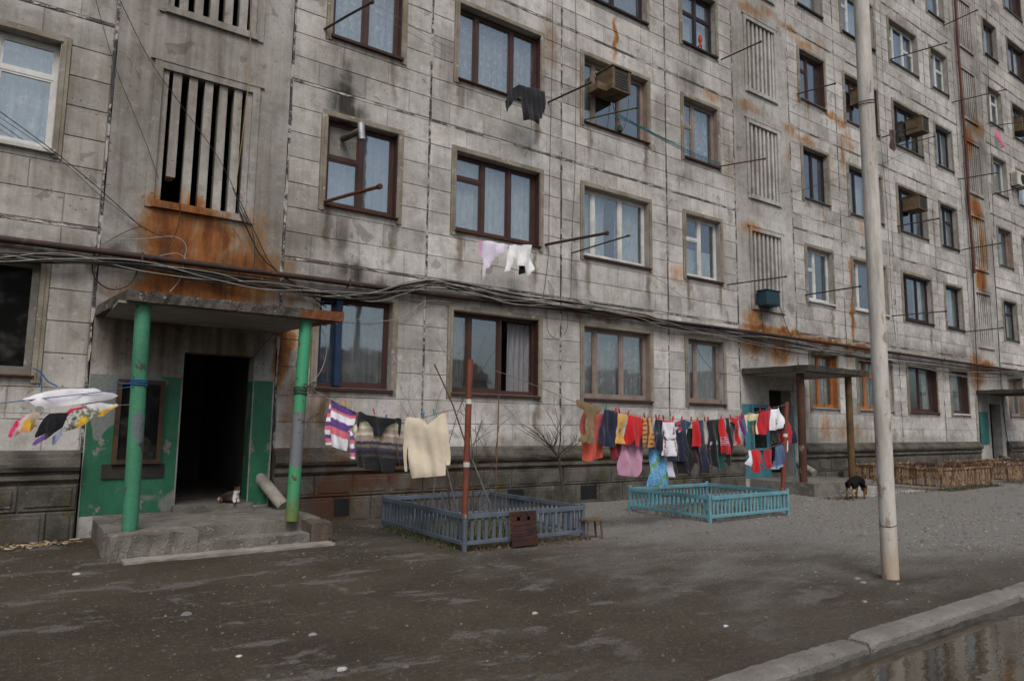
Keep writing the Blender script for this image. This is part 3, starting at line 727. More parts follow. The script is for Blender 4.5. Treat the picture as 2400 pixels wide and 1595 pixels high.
# ------------------------------------------------ windows
# spec: frame paint, light widths, transom {light: fraction from top}, curtain, sill paint, glass
def W_(fr, lights, tr=None, cur='lace', sill='rust', gl='glass', cov=1.0): return dict(fr=fr, lights=lights, tr=tr or {}, cur=cur, sill=sill, gl=gl, cov=cov)
SPEC = {
 ('Z', 0): W_('grey', [1], None, None, 'rust', 'glassdark'), ('A', 0): W_('brown', [.26, .74], None, 'drape', 'brown'), ('B', 0): W_('brown', [.2, .38, .42], None, 'drape', 'brown', 'glass', .55), ('C', 0): W_('beige', [.2, .42, .38], None, 'lace', 'brown'),
 ('D', 0): W_('beige', [.3, .7], None, 'voile', 'brown'), ('E', 0): W_('orange', [.42, .58], {0: .3, 1: .3}, 'lace', 'concpale'), ('F', 0): W_('orange', [.3, .36, .34], {0: .3, 1: .3, 2: .3}, 'lace', 'concpale'), ('G', 0): W_('brown', [.5, .5], None, 'voile', 'brown', 'glass', .5), ('H', 0): W_('brown', [1], None, 'voile', 'white'), ('I', 0): W_('beige', [.5, .5], None, 'lace', 'grey'),
 ('Z', 1): W_('white', [.45, .55], {1: .3, 0: .3}, 'lace', 'white'), ('A', 1): W_('brown', [.5, .5], {0: .42}, 'drape', 'rust'), ('B', 1): W_('brown', [.33, .34, .33], {0: .28}, 'voile', 'rust'), ('C', 1): W_('white', [.17, .44, .39], None, 'voile', 'brown', 'glass', .8),
 ('D', 1): W_('white', [.5, .5], {0: .35}, 'voile', 'brown', 'glass', .55), ('E', 1): W_('white', [.42, .58], {0: .38}, None, 'white'), ('F', 1): W_('white', [.22, .78], None, None, 'white'), ('G', 1): W_('dark', [.24, .38, .38], {0: .35}, 'voile', 'dark', 'glass', .7), ('H', 1): W_('dark', [1], None, 'voile', 'dark'), ('I', 1): W_('dark', [.4, .6], {1: .3}, 'voile', 'grey'),
 ('A', 2): W_('brown', [.5, .5], None, 'lace', 'brown'), ('B', 2): W_('brown', [.22, .46, .32], None, 'lace', 'rust'), ('C', 2): W_('beige', [.18, .42, .4], None, 'drape', 'rust', 'glass', .3), ('D', 2): W_('beige', [.36, .64], {0: .42}, 'lace', 'brown'), ('E', 2): W_('dark', [.5, .5], None, None, 'grey'), ('F', 2): W_('dark', [.26, .37, .37], None, 'voile', 'grey'),
 ('G', 2): W_('dark', [.25, .38, .37], None, None, 'grey'), ('H', 2): W_('dark', [.5, .5], {1: .35}, 'voile', 'dark'), ('I', 2): W_('beige', [1], None, 'drape', 'grey'),
 ('C', 3): W_('dark', [.5, .5], None, 'drape', 'dark'), ('D', 3): W_('dark', [.5, .5], {0: .38, 1: .38}, 'voile', 'dark'), ('E', 3): W_('brown', [.45, .55], {0: .32}, None, 'grey'), ('F', 3): W_('brown', [.3, .35, .35], None, None, 'grey'), ('G', 3): W_('dark', [.25, .38, .37], None, None, 'grey'), ('H', 3): W_('dark', [.5, .5], None, 'voile', 'grey'), ('I', 3): W_('white', [1], None, 'voile', 'grey'), ('K', 3): W_('white', [.5, .5], None, 'voile', 'grey'),
 ('D', 4): W_('dark', [.5, .5], None, 'voile', 'dark'), ('E', 4): W_('beige', [1], None, 'voile', 'dark'), ('F', 4): W_('white', [.3, .4, .3], {0: .3}, 'voile', 'dark'), ('G', 4): W_('white', [.25, .38, .37], {0: .35, 2: .45}, 'drape', 'grey'), ('H', 4): W_('white', [.5, .5], {1: .4}, 'drape', 'grey'), ('I', 4): W_('white', [.5, .5], {1: .3}, 'drape', 'grey'), ('K', 4): W_('dark', [.4, .6], None, 'drape', 'grey'),
 ('H', 5): W_('white', [1], None, 'drape', 'grey'), ('I', 5): W_('brown', [1], None, 'voile', 'dark'), ('K', 5): W_('brown', [.5, .5], None, 'voile', 'brown'), ('K', 2): W_('white', [.4, .6], None, 'voile', 'white')}
for (bn, k, x0, x1, s0, h0, ty, vis) in WINDOWS:
    if not in_view([(x0, 0, s0), (x1, 0, s0), (x1, 0, h0), (x0, 0, h0)], 60): 
        # a plain closed shutter board keeps the unseen rooms dark
        part('window_board', MB().box(x0, x1, 0.14, 0.17, s0, h0), M['grey'], house); continue
    sp_ = SPEC.get((bn, k)) or W_(random.choice(['brown', 'dark', 'white', 'beige']), random.choice([[.5, .5], [.3, .7]]) if ty == 'S' else [.25, .38, .37], random.choice([None, {0: .35}]), random.choice(['voile', 'lace', 'drape', None]), 'grey')
    fr = M[sp_['fr']]; ft = 0.055
    yf0, yf1 = 0.125, 0.19
    mb = MB()
    mb.box(x0 + .004, x0 + ft, yf0, yf1, s0 + .01, h0 - .004); mb.box(x1 - ft, x1 - .004, yf0, yf1, s0 + .01, h0 - .004)
    mb.box(x0 + ft, x1 - ft, yf0, yf1, h0 - ft, h0 - .004); mb.box(x0 + ft, x1 - ft, yf0 - .002, yf1, s0 + .01, s0 + .075)
    W0 = x1 - x0 - 2 * ft; xx = x0 + ft; edges = []
    for i, wf in enumerate(sp_['lights']):
        xa = xx; xb = xx + W0 * wf; xx = xb; edges.append((xa, xb))
        if i < len(sp_['lights']) - 1: mb.box(xb - .035, xb + .035, yf0 - .004, yf1 - .003, s0 + .075, h0 - ft)
    win = part('window', mb, fr, house)
    for i, (xa, xb) in enumerate(edges):
        a = xa + (.035 if i else 0); b = xb - (.035 if i < len(edges) - 1 else 0)
        op = (bn, k) == ('B', 0) and i == 2
        spans = [(s0 + .075, h0 - ft)]
        if i in sp_['tr']:
            zt = h0 - ft - sp_['tr'][i] * (h0 - s0 - 2 * ft)
            part('transom', MB().box(a, b, yf0 + .002, yf1 - .006, zt - .025, zt + .025), fr, win)
            spans = [(s0 + .075, zt - .025), (zt + .025, h0 - ft)]
        for (za, zb) in spans:
            sash = MB(); st = 0.028
            sash.box(a, a + st, yf0 + .008, yf1 - .012, za, zb); sash.box(b - st, b, yf0 + .008, yf1 - .012, za, zb); sash.box(a + st, b - st, yf0 + .009, yf1 - .013, za, za + st); sash.box(a + st, b - st, yf0 + .009, yf1 - .013, zb - st, zb)
            if (bn, k) == ('A', 0) and i == 0: smat = M['bluepaint']
            else: smat = fr
            if op: continue
            part('sash', sash, smat, win)
            part('pane', MB().box(a + st - .006, b - st + .006, .150 + U(-.002, .002), .156, za + st - .006, zb - st + .006), M[sp_['gl']] if not ((bn, k) == ('A', 1) and i == 0 and za > s0 + .5) else M['grey'], win)
    if (bn, k) == ('A', 0):
        xa, xb = edges[1]; part('open_sash', MB().box(xa - .06, xa + .035, 0.02, 0.122, s0 + .03, h0 - .06), M['bluepaint'], win, label='blue painted sash edge standing open')
    if (bn, k) == ('A', 0):
        ca = MB(); ca.sm = True
        for i in range(25):
            x = x0 + .06 + i * .0175
            for z in (s0 + .05, h0 - .06): ca.v.append(Vector((x, .215 + .018 * math.sin(i * 1.3), z)))
        ca.f = [(2 * i, 2 * i + 2, 2 * i + 3, 2 * i + 1) for i in range(24)]
        part('curtain', ca, M['bluecur'], win, label='dark blue curtain drawn at the left')
    if sp_['fr'] == 'orange':
        for (xa, xb) in edges:
            n = 2
            for q in range(1, n + 1):
                xq = xa + (xb - xa) * q / (n + 1); part('security_bar', MB().tube([(xq, .11, s0 + .06), (xq, .11, h0 - .05)], .007, 6), M['rust'], win)
    # surround and sill
    su = MB(); d = -0.014
    for (w_, yy) in ((SUR, d), (SUR * 0.55, d - 0.012)):
        su.box(x0 - w_, x0 - (0 if yy == d else .012), yy, .012, s0 - .10, h0 + w_); su.box(x1 + (0 if yy == d else .012), x1 + w_, yy, .012, s0 - .10, h0 + w_)
        su.box(x0 - (0 if yy == d else .012), x1 + (0 if yy == d else .012), yy + .0005, .012, h0 + (0 if yy == d else .012), h0 + w_ - .0005)
    su.jitter(0.002); su.tone = [0.84 * U(.9, 1.06)] * len(su.v)
    part('surround', su, M['sur'], win)
    thick = .05 if sp_['sill'] in ('brown', 'dark', 'white') else .025
    slm = MB().prism([(-0.06, s0 - thick - .004), (-0.065, s0 - .012), (0.124, s0 + .012), (0.124, s0 - thick - .004)], 0, x0 - .03, x1 + .03)
    part('sill', slm, M[sp_['sill']], win)
    # reveal paint slab on the far jamb
    if sp_['fr'] in ('brown', 'orange', 'beige') and rnd() < .75:
        part('jamb', MB().box(x1 - .012, x1 - .0015, -0.005, .124, s0 + .012, h0 - .002), fr, win)
    elif sp_['fr'] == 'white': part('jamb', MB().box(x1 - .012, x1 - .0015, -0.002, .124, s0 + .012, h0 - .002), M['concpale'], win)
    # curtain
    if sp_['cur']:
        n = 60; cov = sp_['cov']; ph = U(0, 6); zt = h0 - .06 if not (bn, k) == ('D', 1) else s0 + .72
        pcs = [(x0 + .03, x1 - .03)] if cov >= .95 or (bn, k) == ('D', 1) else ([(x0 + .03, x0 + .03 + (x1 - x0) * cov / 2), (x1 - .03 - (x1 - x0) * cov / 2, x1 - .03)] if cov >= .5 else [(x0 + .03, x0 + (x1 - x0) * cov)])
        for (ca0, ca1) in pcs:
            ca = MB(); b0 = 0; fq = U(38, 60)
            for i in range(n + 1):
                x = ca0 + (ca1 - ca0) * i / n
                for (z, am) in ((s0 + .03, 1.0), ((s0 + zt) / 2, .8), (zt, .55)):
                    ca.v.append(Vector((x + .01 * math.sin(z * 3 + ph), .26 + am * (.022 * math.sin(x * fq + ph) + .012 * math.sin(x * fq * .37 + 1)), z)))
            for i in range(n):
                for q in range(2):
                    ca.f.append((b0 + i * 3 + q, b0 + (i + 1) * 3 + q, b0 + (i + 1) * 3 + q + 1, b0 + i * 3 + q + 1))
            ca.sm = True
            part('curtain', ca, M[sp_['cur']], win)
# ================================================================= ENTRANCES
def irregular_slab(x0, x1, y0, y1, z0, z1, nx, am, back_shift=(0, 0)):
    """slab with a chipped front and side edge; y0 is the outer (front) edge"""
    mb = MB(); ny = 6
    def P(i, j, z, top):
        x = x0 + (x1 - x0) * i / nx; y = y0 + (y1 - y0) * j / ny
        x += (back_shift[0] * (1 - i / nx) + back_shift[1] * i / nx) * (j / ny)
        edge = (i in (0, nx)) or j == 0
        c = U(-am, am) if edge else U(-am, am) * .3
        return Vector((x + (c if i in (0, nx) else 0), y + (c if j == 0 else 0), z + (U(-am, am * .5) if top else U(0, am * .25))))
    T = [[P(i, j, z1, True) for j in range(ny + 1)] for i in range(nx + 1)]
    B = [[P(i, j, z0, False) for j in range(ny + 1)] for i in range(nx + 1)]
    idx = {}
    for nm, A in (('T', T), ('B', B)):
        for i in range(nx + 1):
            for j in range(ny + 1): idx[nm, i, j] = len(mb.v); mb.v.append(A[i][j])
    for i in range(nx):
        for j in range(ny):
            mb.f.append((idx['T', i, j], idx['T', i + 1, j], idx['T', i + 1, j + 1], idx['T', i, j + 1]))
            mb.f.append((idx['B', i, j], idx['B', i, j + 1], idx['B', i + 1, j + 1], idx['B', i + 1, j]))
    for i in range(nx):
        for j, fl in ((0, 0), (ny, 1)):
            q = (idx['B', i, j], idx['B', i + 1, j], idx['T', i + 1, j], idx['T', i, j]); mb.f.append(q if not fl else q[::-1])
    for j in range(ny):
        for i, fl in ((0, 1), (nx, 0)):
            q = (idx['B', i, j], idx['B', i, j + 1], idx['T', i, j + 1], idx['T', i, j]); mb.f.append(q if not fl else q[::-1])
    return mb
def porch(px, label, postm, canm, dyp, simple_steps, post_r=0.085, posts=((0.46, -1.47), (2.24, -1.62)), cz=2.78):
    """px = left joint of the stair bay"""
    t = thing('entrance_porch', label, 'porch', (px + 1.2, -0.9, 0))
    pl = part('platform', irregular_slab(px + 0.20, px + 2.55, -1.82, 0.0, -0.06, 0.262, 26, 0.012), M['conc'], t) if not simple_steps else part('platform', irregular_slab(px + 0.1, px + 2.55, -1.75, 0.0, -0.06, 0.262, 22, 0.01), M['conc'], t)
    return t, pl
# --- first porch (left)
p1 = thing('entrance_porch', 'left entrance porch with green posts, chipped concrete canopy and two steps', 'porch', (-3.5, -0.9, 0))
part('platform', irregular_slab(-4.62, -2.22, -1.52, -0.004, -0.06, 0.262, 26, 0.012), M['conc'], p1)
part('cheek_block', irregular_slab(-4.60, -3.74, -1.86, -1.50, -0.06, 0.258, 12, 0.014), M['conc'], p1)
part('cheek_block', irregular_slab(-2.46, -2.20, -1.88, -1.50, -0.06, 0.250, 5, 0.016), simple('rusty_cheek_concrete', (0.12, 0.09, 0.068), (0.07, 0.058, 0.048), 4, .92, .9, 45, (0.15, 0.062, 0.028), .6, 5, bdist=.02), p1, label='rust stained concrete end block')
part('step', irregular_slab(-3.73, -2.47, -1.86, -1.49, -0.06, 0.125, 16, 0.010), M['conc'], p1)
part('threshold', irregular_slab(-3.72, -2.70, -0.16, 0.28, 0.24, 0.345, 8, 0.006), M['conc'], p1)
part('front_slab', irregular_slab(-4.48, -2.24, -2.10, -1.87, -0.06, 0.028, 22, 0.008), simple('worn_slab', (0.27, 0.25, 0.225), (0.17, 0.158, 0.14), 3, .92, .6, 55), p1)
can = part('canopy', irregular_slab(-4.58, -2.06, -1.60, -0.004, 2.79, 2.915, 44, 0.017, (-0.19, -0.30)), M['canopy'], p1)
part('soffit', MB().box(-4.66, -2.36, -1.5, -0.01, 2.774, 2.80), M['soffit'], can)
part('post', MB().tube([(-4.375, -1.50, 0.25), (-4.385, -1.47, 1.5), (-4.40, -1.42, 2.785)], 0.083, 20), M['greenpost'], p1)
part('post', MB().tube([(-2.62, -1.60, 0.25), (-2.56, -1.50, 1.5), (-2.50, -1.42, 2.785)], 0.078, 20), M['greenpost2'], p1, label='green post with a grey middle band')
# dados, reveal and cabinet
d1 = MB().box(-4.765, -3.70, -0.004, 0.0025, 0.27, 2.045)
part('painted_dado', d1, M['dado'], house)
part('painted_dado', MB().box(-2.735, -2.47, -0.004, 0.0025, 0.3, 2.05), M['dado'], house)
part('painted_dado', MB().box(-2.752, -2.7495, 0.004, 0.295, 0.36, 2.04), M['dado'], house)
p = F(275, 885); q = F(388, 1092)
nc = thing('notice_cabinet', 'shallow brown framed glazed notice case beside the left doorway', 'notice board', (-4.2, -0.05, .95))
cx0, cx1, cz0, cz1 = -4.46, -3.90, 0.90, 1.99
part('case', MB().box(cx0 + .03, cx1 - .03, -0.035, -0.006, cz0 + .03, cz1 - .03), simple('case_back', (0.11, 0.095, 0.085), (0.07, 0.06, 0.055), 3), nc)
fm = MB().box(cx0, cx0 + .055, -0.075, -0.006, cz0, cz1).box(cx1 - .055, cx1, -0.075, -0.006, cz0, cz1).box(cx0 + .055, cx1 - .055, -0.073, -0.006, cz1 - .06, cz1).box(cx0 + .055, cx1 - .055, -0.073, -0.006, cz0, cz0 + .055)
part('frame', fm, simple('cabinet_wood', (0.07, 0.04, 0.02), (0.03, 0.018, 0.012), 6, .6), nc)
part('pane', MB().box(cx0 + .05, cx1 - .05, -0.058, -0.054, cz0 + .05, cz1 - .055), M['glassdark'], nc)
pm_ = simple('notice_paper', (0.5, 0.5, 0.48), (0.38, 0.38, 0.36), 6, .9, 0)
for (a, b, c, d) in ((.12, .2, 1.55, 1.85), (.30, .40, 1.52, 1.86), (.26, .33, 1.62, 1.78)):
    part('notice', MB().box(cx0 + a, cx0 + b, -0.041, -0.0365, c, d), pm_, nc)
part('shelf', MB().box(cx0 - .1, cx1 + .06, -0.03, -0.006, .72, .90), simple('soot_dark_paint', (0.02, 0.018, 0.016), (0.035, 0.03, 0.025), 4), nc)
# --- second porch
p2 = thing('entrance_porch', 'middle entrance porch with thin mossy canopy on rusty brown posts', 'porch', (9.9, -0.9, 0))
part('platform', irregular_slab(8.72, 11.2, -1.62, -0.004, -0.06, 0.272, 22, 0.012), M['conc'], p2)
part('step', irregular_slab(9.9, 11.1, -1.95, -1.60, -0.06, 0.14, 12, 0.01), M['concpale'], p2)
part('front_slab', irregular_slab(9.2, 12.3, -2.3, -1.98, -0.06, 0.03, 12, 0.012), M['concpale'], p2)
can = part('canopy', irregular_slab(8.7, 11.25, -1.62, -0.004, 2.72, 2.86, 36, 0.02, (-0.2, -0.25)), M['canopydark'], p2)
part('soffit', MB().box(8.72, 10.98, -1.5, -0.01, 2.70, 2.735), M['soffit'], can)
part('post', MB().tube([(8.97, -1.22, 0.26), (8.95, -1.25, 2.72)], 0.085, 18), M['rustpost'], p2)
part('post', MB().tube([(10.74, -1.37, 0.26), (10.7, -1.4, 2.72)], 0.078, 18), M['brownpost'], p2)
tq = simple('turquoise_wall_paint', (0.06, 0.2, 0.24), (0.04, 0.13, 0.16), 3, .6, .2, 50, (0.2, 0.2, 0.19), .62, 6)
part('painted_dado', MB().box(8.50, 9.57, -0.004, 0.0025, 0.28, 2.02), tq, house)
part('painted_dado', MB().box(10.52, 10.60, -0.004, 0.0025, 0.28, 2.04), tq, house)
nb = thing('notice_cabinet', 'turquoise framed glazed notice case behind the long line of laundry', 'notice board', (9.1, -0.05, .95))
part('frame', MB().box(8.8, 8.86, -.07, -.006, .92, 2.0).box(9.34, 9.4, -.07, -.006, .92, 2.0).box(8.86, 9.34, -.068, -.006, 1.94, 2.0).box(8.86, 9.34, -.068, -.006, .92, .98), tq, nb)
part('case', MB().box(8.84, 9.36, -.03, -.006, .95, 1.97), simple('case_back2', (0.12, 0.13, 0.13), (0.07, 0.08, 0.08), 3), nb)
part('pane', MB().box(8.85, 9.35, -.052, -.048, .97, 1.95), M['glassdark'], nb)
# --- third porch
p3 = thing('entrance_porch', 'far right entrance porch with a green post at the photo edge', 'porch', (22.8, -0.9, 0))
part('platform', irregular_slab(21.55, 24.1, -1.62, -0.004, -0.06, 0.27, 14, 0.01), M['conc'], p3)
part('canopy', irregular_slab(21.6, 24.2, -1.6, -0.004, 2.70, 2.84, 20, 0.018, (-0.15, -0.3)), M['canopydark'], p3)
part('post', MB().tube([(21.95, -1.35, .26), (21.95, -1.38, 2.7)], .083, 16), M['dado'], p3)
part('post', MB().tube([(23.75, -1.35, .26), (23.75, -1.38, 2.7)], .083, 16), M['dado'], p3)
part('notice_panel', MB().box(21.55, 22.2, -.03, -.006, 1.0, 2.1), simple('teal_board', (0.03, 0.14, 0.13), (0.02, 0.1, 0.09), 3), house)
# asbestos drain pipes out of the wall beside each door
for (a, b, r, lb) in (((617, 1128), (665, 1186), .085, 'thick pale asbestos waste pipe slanting out beside the left doorway'), ((1872, 1085), (1909, 1108), .085, 'white waste pipe slanting out beside the middle entrance'), ((2350, 1071), (2368, 1079), .09, 'small white waste pipe beside the far right entrance')):
    A = F(a[0], a[1], -0.02); B = F(b[0], b[1], -0.42) if a[0] < 1000 else F(b[0], b[1], -0.5)
    d = (B - A).normalized()
    mb = MB().tube([A - d * .1, A + (B - A) * .45, B], r, 18)
    mb.tube([A + (B - A) * .44, A + (B - A) * .47], r * 1.04, 18)
    solo('waste_pipe', mb, M['asbestos'], lb, 'pipe')
# ================================================================= GROUND, KERB, ROAD, WATER
s = N('yard_ground')
xyz = s.sep(s.pos)
big = s.noise(0.35, 4, 0.6); mid = s.noise(1.5, 6, 0.65, None, (0.7, 1.6, 1)); fine = s.noise(26, 5, 0.7); grit = s.noise(95, 3, 0.7)
g = s.math('ADD', s.math('MULTIPLY', s.math('SUBTRACT', xyz[0], 0.2), 0.30), s.math('MULTIPLY', s.math('MULTIPLY', s.math('ADD', xyz[1], 4.3), 0.28), s.ramp(xyz[0], -0.6, 1.4)))
g = s.math('ADD', g, s.math('MULTIPLY', s.math('SUBTRACT', mid, 0.5), 2.6))
g = s.math('ADD', g, s.math('MULTIPLY', s.math('SUBTRACT', big, 0.5), 1.4))
gm = s.ramp(g, -0.75, 1.0)
mud = s.mix(s.ramp(s.noise(0.8, 5, 0.65), 0.38, 0.62), (0.04, 0.029, 0.018), (0.064, 0.051, 0.034))
grav = s.mix(s.ramp(fine, 0.3, 0.7), (0.15, 0.143, 0.134), (0.25, 0.24, 0.226))
col = s.mix(gm, mud, grav)
dry = s.ramp(s.noise(1.5, 12, 0.72, None, (0.75, 1.35, 1), 0.3), 0.54, 0.6)          # dried pale crust patches on the left
col = s.mix(s.math('MULTIPLY', dry, s.math('MULTIPLY', s.ramp(gm, 0.0, 0.9, 1, 0), 0.75)), col, s.mix(s.ramp(grit, .4, .65), (0.17, 0.162, 0.15), (0.1, 0.094, 0.086)))
nk = s.math('MULTIPLY', s.ramp(xyz[1], -7.3, -6.2, 1, 0), s.ramp(s.noise(0.9, 4), 0.35, 0.6))
col = s.mix(s.math('MULTIPLY', nk, 0.8), col, s.mix(s.ramp(grit, 0.45, 0.7), (0.045, 0.038, 0.03), (0.17, 0.115, 0.07)))
col = s.mix(s.ramp(grit, 0.35, 0.7, 0, 0.55), col, (0.022, 0.02, 0.017))
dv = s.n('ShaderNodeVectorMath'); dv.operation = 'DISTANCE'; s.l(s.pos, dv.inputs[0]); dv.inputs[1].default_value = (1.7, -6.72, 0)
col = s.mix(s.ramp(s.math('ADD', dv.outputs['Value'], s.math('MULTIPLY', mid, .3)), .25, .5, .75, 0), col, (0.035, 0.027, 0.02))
gr2 = s.noise(24, 6, 0.8)
col = s.mix(s.ramp(gr2, 0.52, 0.68, 0, 0.42), col, (0.15, 0.14, 0.125))
col = s.mix(s.ramp(gr2, 0.47, 0.34, 0, 0.65), col, (0.02, 0.016, 0.012))
v = s.n('ShaderNodeTexVoronoi'); v.inputs['Scale'].default_value = 38; s.l(s.pos, v.inputs['Vector'])
peb = s.math('MULTIPLY', s.ramp(v.outputs['Distance'], 0.18, 0.3, 1, 0), s.ramp(s.sep(v.outputs['Color'])[0], 0.62, 0.7))
col = s.mix(s.math('MULTIPLY', peb, s.ramp(gm, 0, 1, .5, .7)), col, s.mix(s.sep(v.outputs['Color'])[1], (0.12, 0.115, 0.105), (0.26, 0.25, 0.235)))
s.bump(s.math('ADD', s.math('MULTIPLY', fine, .8), s.math('ADD', s.math('MULTIPLY', grit, .5), s.math('MULTIPLY', peb, .8))), 0.8, 0.02)
s.b.inputs['Specular IOR Level'].default_value = 0.3
M['yard'] = s.done(col, s.ramp(gm, 0, 1, 0.8, 0.95))
def axis(a, b, f0, f1, fine_, coarse):
    xs = [a]; 
    while xs[-1] < b: xs.append(xs[-1] + (fine_ if f0 <= xs[-1] <= f1 else coarse))
    return xs
from mathutils import noise as mnoise
def gz(x, y):
    n = mnoise.noise(Vector((x * .7, y * .9, 3))) * .022 + mnoise.noise(Vector((x * 2.3, y * 2.9, 9))) * .012 + mnoise.noise(Vector((x * 7, y * 8, 5))) * .005
    k = min(1, max(0, (-0.25 - y) / .4)) * min(1, max(0, (y + 7.6) / .15))
    return n * (.35 + .65 * k)
xs = axis(-60, 110, -7, 9, .09, 1.0); xs = [x for x in xs if x <= 110]
ys = axis(-7.65, 0.2, -7.65, 0.2, .085, .5)
mb = MB()
for x in xs:
    for y in ys: mb.v.append(Vector((x, y, gz(x, y))))
m = len(ys)
for i in range(len(xs) - 1):
    for j in range(m - 1): mb.f.append((i * m + j, (i + 1) * m + j, (i + 1) * m + j + 1, i * m + j + 1))
mb.sm = True
struct('yard', mb, M['yard'])
M['asphalt'] = simple('wet_road_asphalt', (0.035, 0.032, 0.028), (0.055, 0.048, 0.04), 2, 0.6, 0.6, 60)
struct('road', MB().quad((-60, -16, -.07), (110, -16, -.07), (110, -7.72, -.07), (-60, -7.72, -.07)), M['asphalt'])
struct('ground', MB().quad((-400, -500, -.30), (500, -500, -.30), (500, 400, -.30), (-400, 400, -.30)), simple('far_ground', (0.07, 0.065, 0.05), (0.045, 0.05, 0.03), .2, .95, .3, 8))
s = N('puddle_water')
s.b.inputs['Transmission Weight'].default_value = 0.0
s.b.inputs['IOR'].default_value = 1.33
s.b.inputs['Specular IOR Level'].default_value = 0.9
s.bump(s.noise(7, 3, 0.5, None, (1, 1.5, 1)), 0.05, 0.02)
M['water'] = s.done(s.mix(s.ramp(s.noise(1.3, 5), .35, .65), (0.035, 0.026, 0.016), (0.06, 0.05, 0.036)), 0.03)
wb = MB()
outl = [(-6, -7.82)] + [(-6 + i * .4, -7.82) for i in range(1, 60)] + [(18, -7.8), (18, -9.6)] + [(18 - i * .6, -9.4 - .35 * math.sin(i * .9) - .2 * rnd()) for i in range(1, 40)] + [(-6, -9.0)]
wb.v = [Vector((x, y, -.004)) for x, y in outl]; wb.f = [tuple(range(len(outl)))]
struct('puddle', wb, M['water'])
# silt bank along the kerb foot
sb = MB(); n = 120
for i in range(n + 1):
    x = -6 + i * .14; wd = .015 + .1 * max(0, mnoise.noise(Vector((x * 1.3, 1, 1)))) + (.16 if 1.0 < x < 2.2 else 0) * max(0.1, .6 + mnoise.noise(Vector((x * 5, 2, 1))))
    for (d, z) in ((0, .028), (wd * .5, .012), (wd, -.006), (wd + .02, -.03)):
        sb.v.append(Vector((x, -7.835 - d + U(-.008, .008), z + U(-.006, .006))))
for i in range(n):
    for j in range(3): sb.f.append((i * 4 + j, (i + 1) * 4 + j, (i + 1) * 4 + j + 1, i * 4 + j + 1))
sb.sm = True
struct('silt', sb, simple('silt_mud', (0.035, 0.032, 0.028), (0.07, 0.065, 0.055), 8, .8, .9, 50, bdist=.02))
# kerb of long stones
kerb = bpy.data.objects.new('kerb', None); COL.objects.link(kerb); kerb['kind'] = 'structure'; _root_loc[kerb] = Vector((0, 0, 0))
M['kerb'] = simple('kerb_concrete', (0.215, 0.2, 0.182), (0.14, 0.13, 0.117), 3, .92, 1.0, 70, (0.11, 0.1, 0.09), .66, 8, bdist=.015)
kx = [-14.0, -11.2, -8.6, -5.9, -3.2, -.8, 1.70, 4.3, 6.9, 9.5, 12.1, 14.7, 17.3]
for a, b in zip(kx[:-1], kx[1:]):
    mb = MB(); n = 46; dz = U(-.012, .012)
    pr = [(-7.64, -.3), (-7.64, .068), (-7.652, .08), (-7.73, .085), (-7.80, .079), (-7.818, .055), (-7.828, -.3)]
    for i in range(n + 1):
        t = i / n; x = a + .012 + (b - a - .024) * t
        en = max(0, 1 - min(t, 1 - t) * (b - a) / .11)
        for (y, z) in pr:
            j = .0035
            mb.v.append(Vector((x, y + .015 * en * en * (1 if y < -7.75 else -.6 if y > -7.64 else 0) + U(-j, j) + .006 * mnoise.noise(Vector((x * 3, z * 9, 2))), z - (.025 * en * en if z > 0 else 0) + dz + (U(-j, j) + .006 * mnoise.noise(Vector((x * 4, y * 8, 7))) if z > 0 else 0))))
    k = len(pr)
    for i in range(n):
        for j in range(k - 1): mb.f.append((i * k + j, i * k + j + 1, (i + 1) * k + j + 1, (i + 1) * k + j))
    mb.f.append(tuple(range(k))); mb.f.append(tuple(n * k + j for j in range(k - 1, -1, -1)))
    part('kerbstone', mb, M['kerb'], kerb)
# loose stones and litter
def shade(x, y): return min(1, max(.5, .62 + ((x - .2) * .3 + (y + 4.3) * .28 * min(1, max(0, (x + .6) / 2))) * .4))
def pebbles(name, n, xr, yr, rr, cols, flat, label, cat, dens=None, mat=None):
    mb = MB(); mb.col = []
    k = 0
    while k < n:
        x, y = U(*xr), U(*yr)
        if dens and rnd() > dens(x, y): continue
        if -4.7 < x < -2.1 and y > -2.25: continue
        k += 1
        r = U(*rr) * (1 if rnd() < .93 else 1.7); h = r * flat * U(.6, 1.2); a = U(0, 6.28); st = U(.6, 1.0)
        z = gz(x, y); c = random.choice(cols); q = U(.7, 1.15) * shade(x, y)
        b0 = len(mb.v); m = 6
        ring = [(math.cos(a + i * 6.283 / m) * r * U(.8, 1.15), math.sin(a + i * 6.283 / m) * r * st * U(.8, 1.15)) for i in range(m)]
        mb.v += [Vector((x + p, y + s_, z - .002)) for p, s_ in ring] + [Vector((x + p * .7, y + s_ * .7, z + h)) for p, s_ in ring]
        for i in range(m):
            j = (i + 1) % m; mb.f.append((b0 + i, b0 + j, b0 + m + j, b0 + m + i))
        mb.f.append(tuple(b0 + m + i for i in range(m)))
        mb.col += [tuple(v_ * q for v_ in c)] * (2 * m)
    return struct(name, mb, mat or M['stone'], 'stuff', label, cat)
s = N('loose_stone')
M['stone'] = (s.bump(s.noise(60, 3), .4, .004), s.done(s.mix(s.ramp(s.noise(50, 3), .3, .7, 0, .35), s.attr('Col', 'Color'), (0.03, 0.028, 0.025)), .9))[1]
greys = [(.2, .193, .18), (.16, .152, .142), (.27, .26, .245), (.14, .128, .113), (.23, .205, .175)]
def dgrav(x, y):
    g = (x - .2) * .3 + (y + 4.3) * .28
    return min(1, max(.16, .45 + g * .5)) * (1 if mnoise.noise(Vector((x * 1.1, y * 2.2, 4))) > -.05 else .3)
pebbles('gravel', 15000, (-6.5, 9), (-7.5, -.15), (.004, .015), greys, .5, 'loose grey gravel scattered over the yard', 'gravel', dgrav)
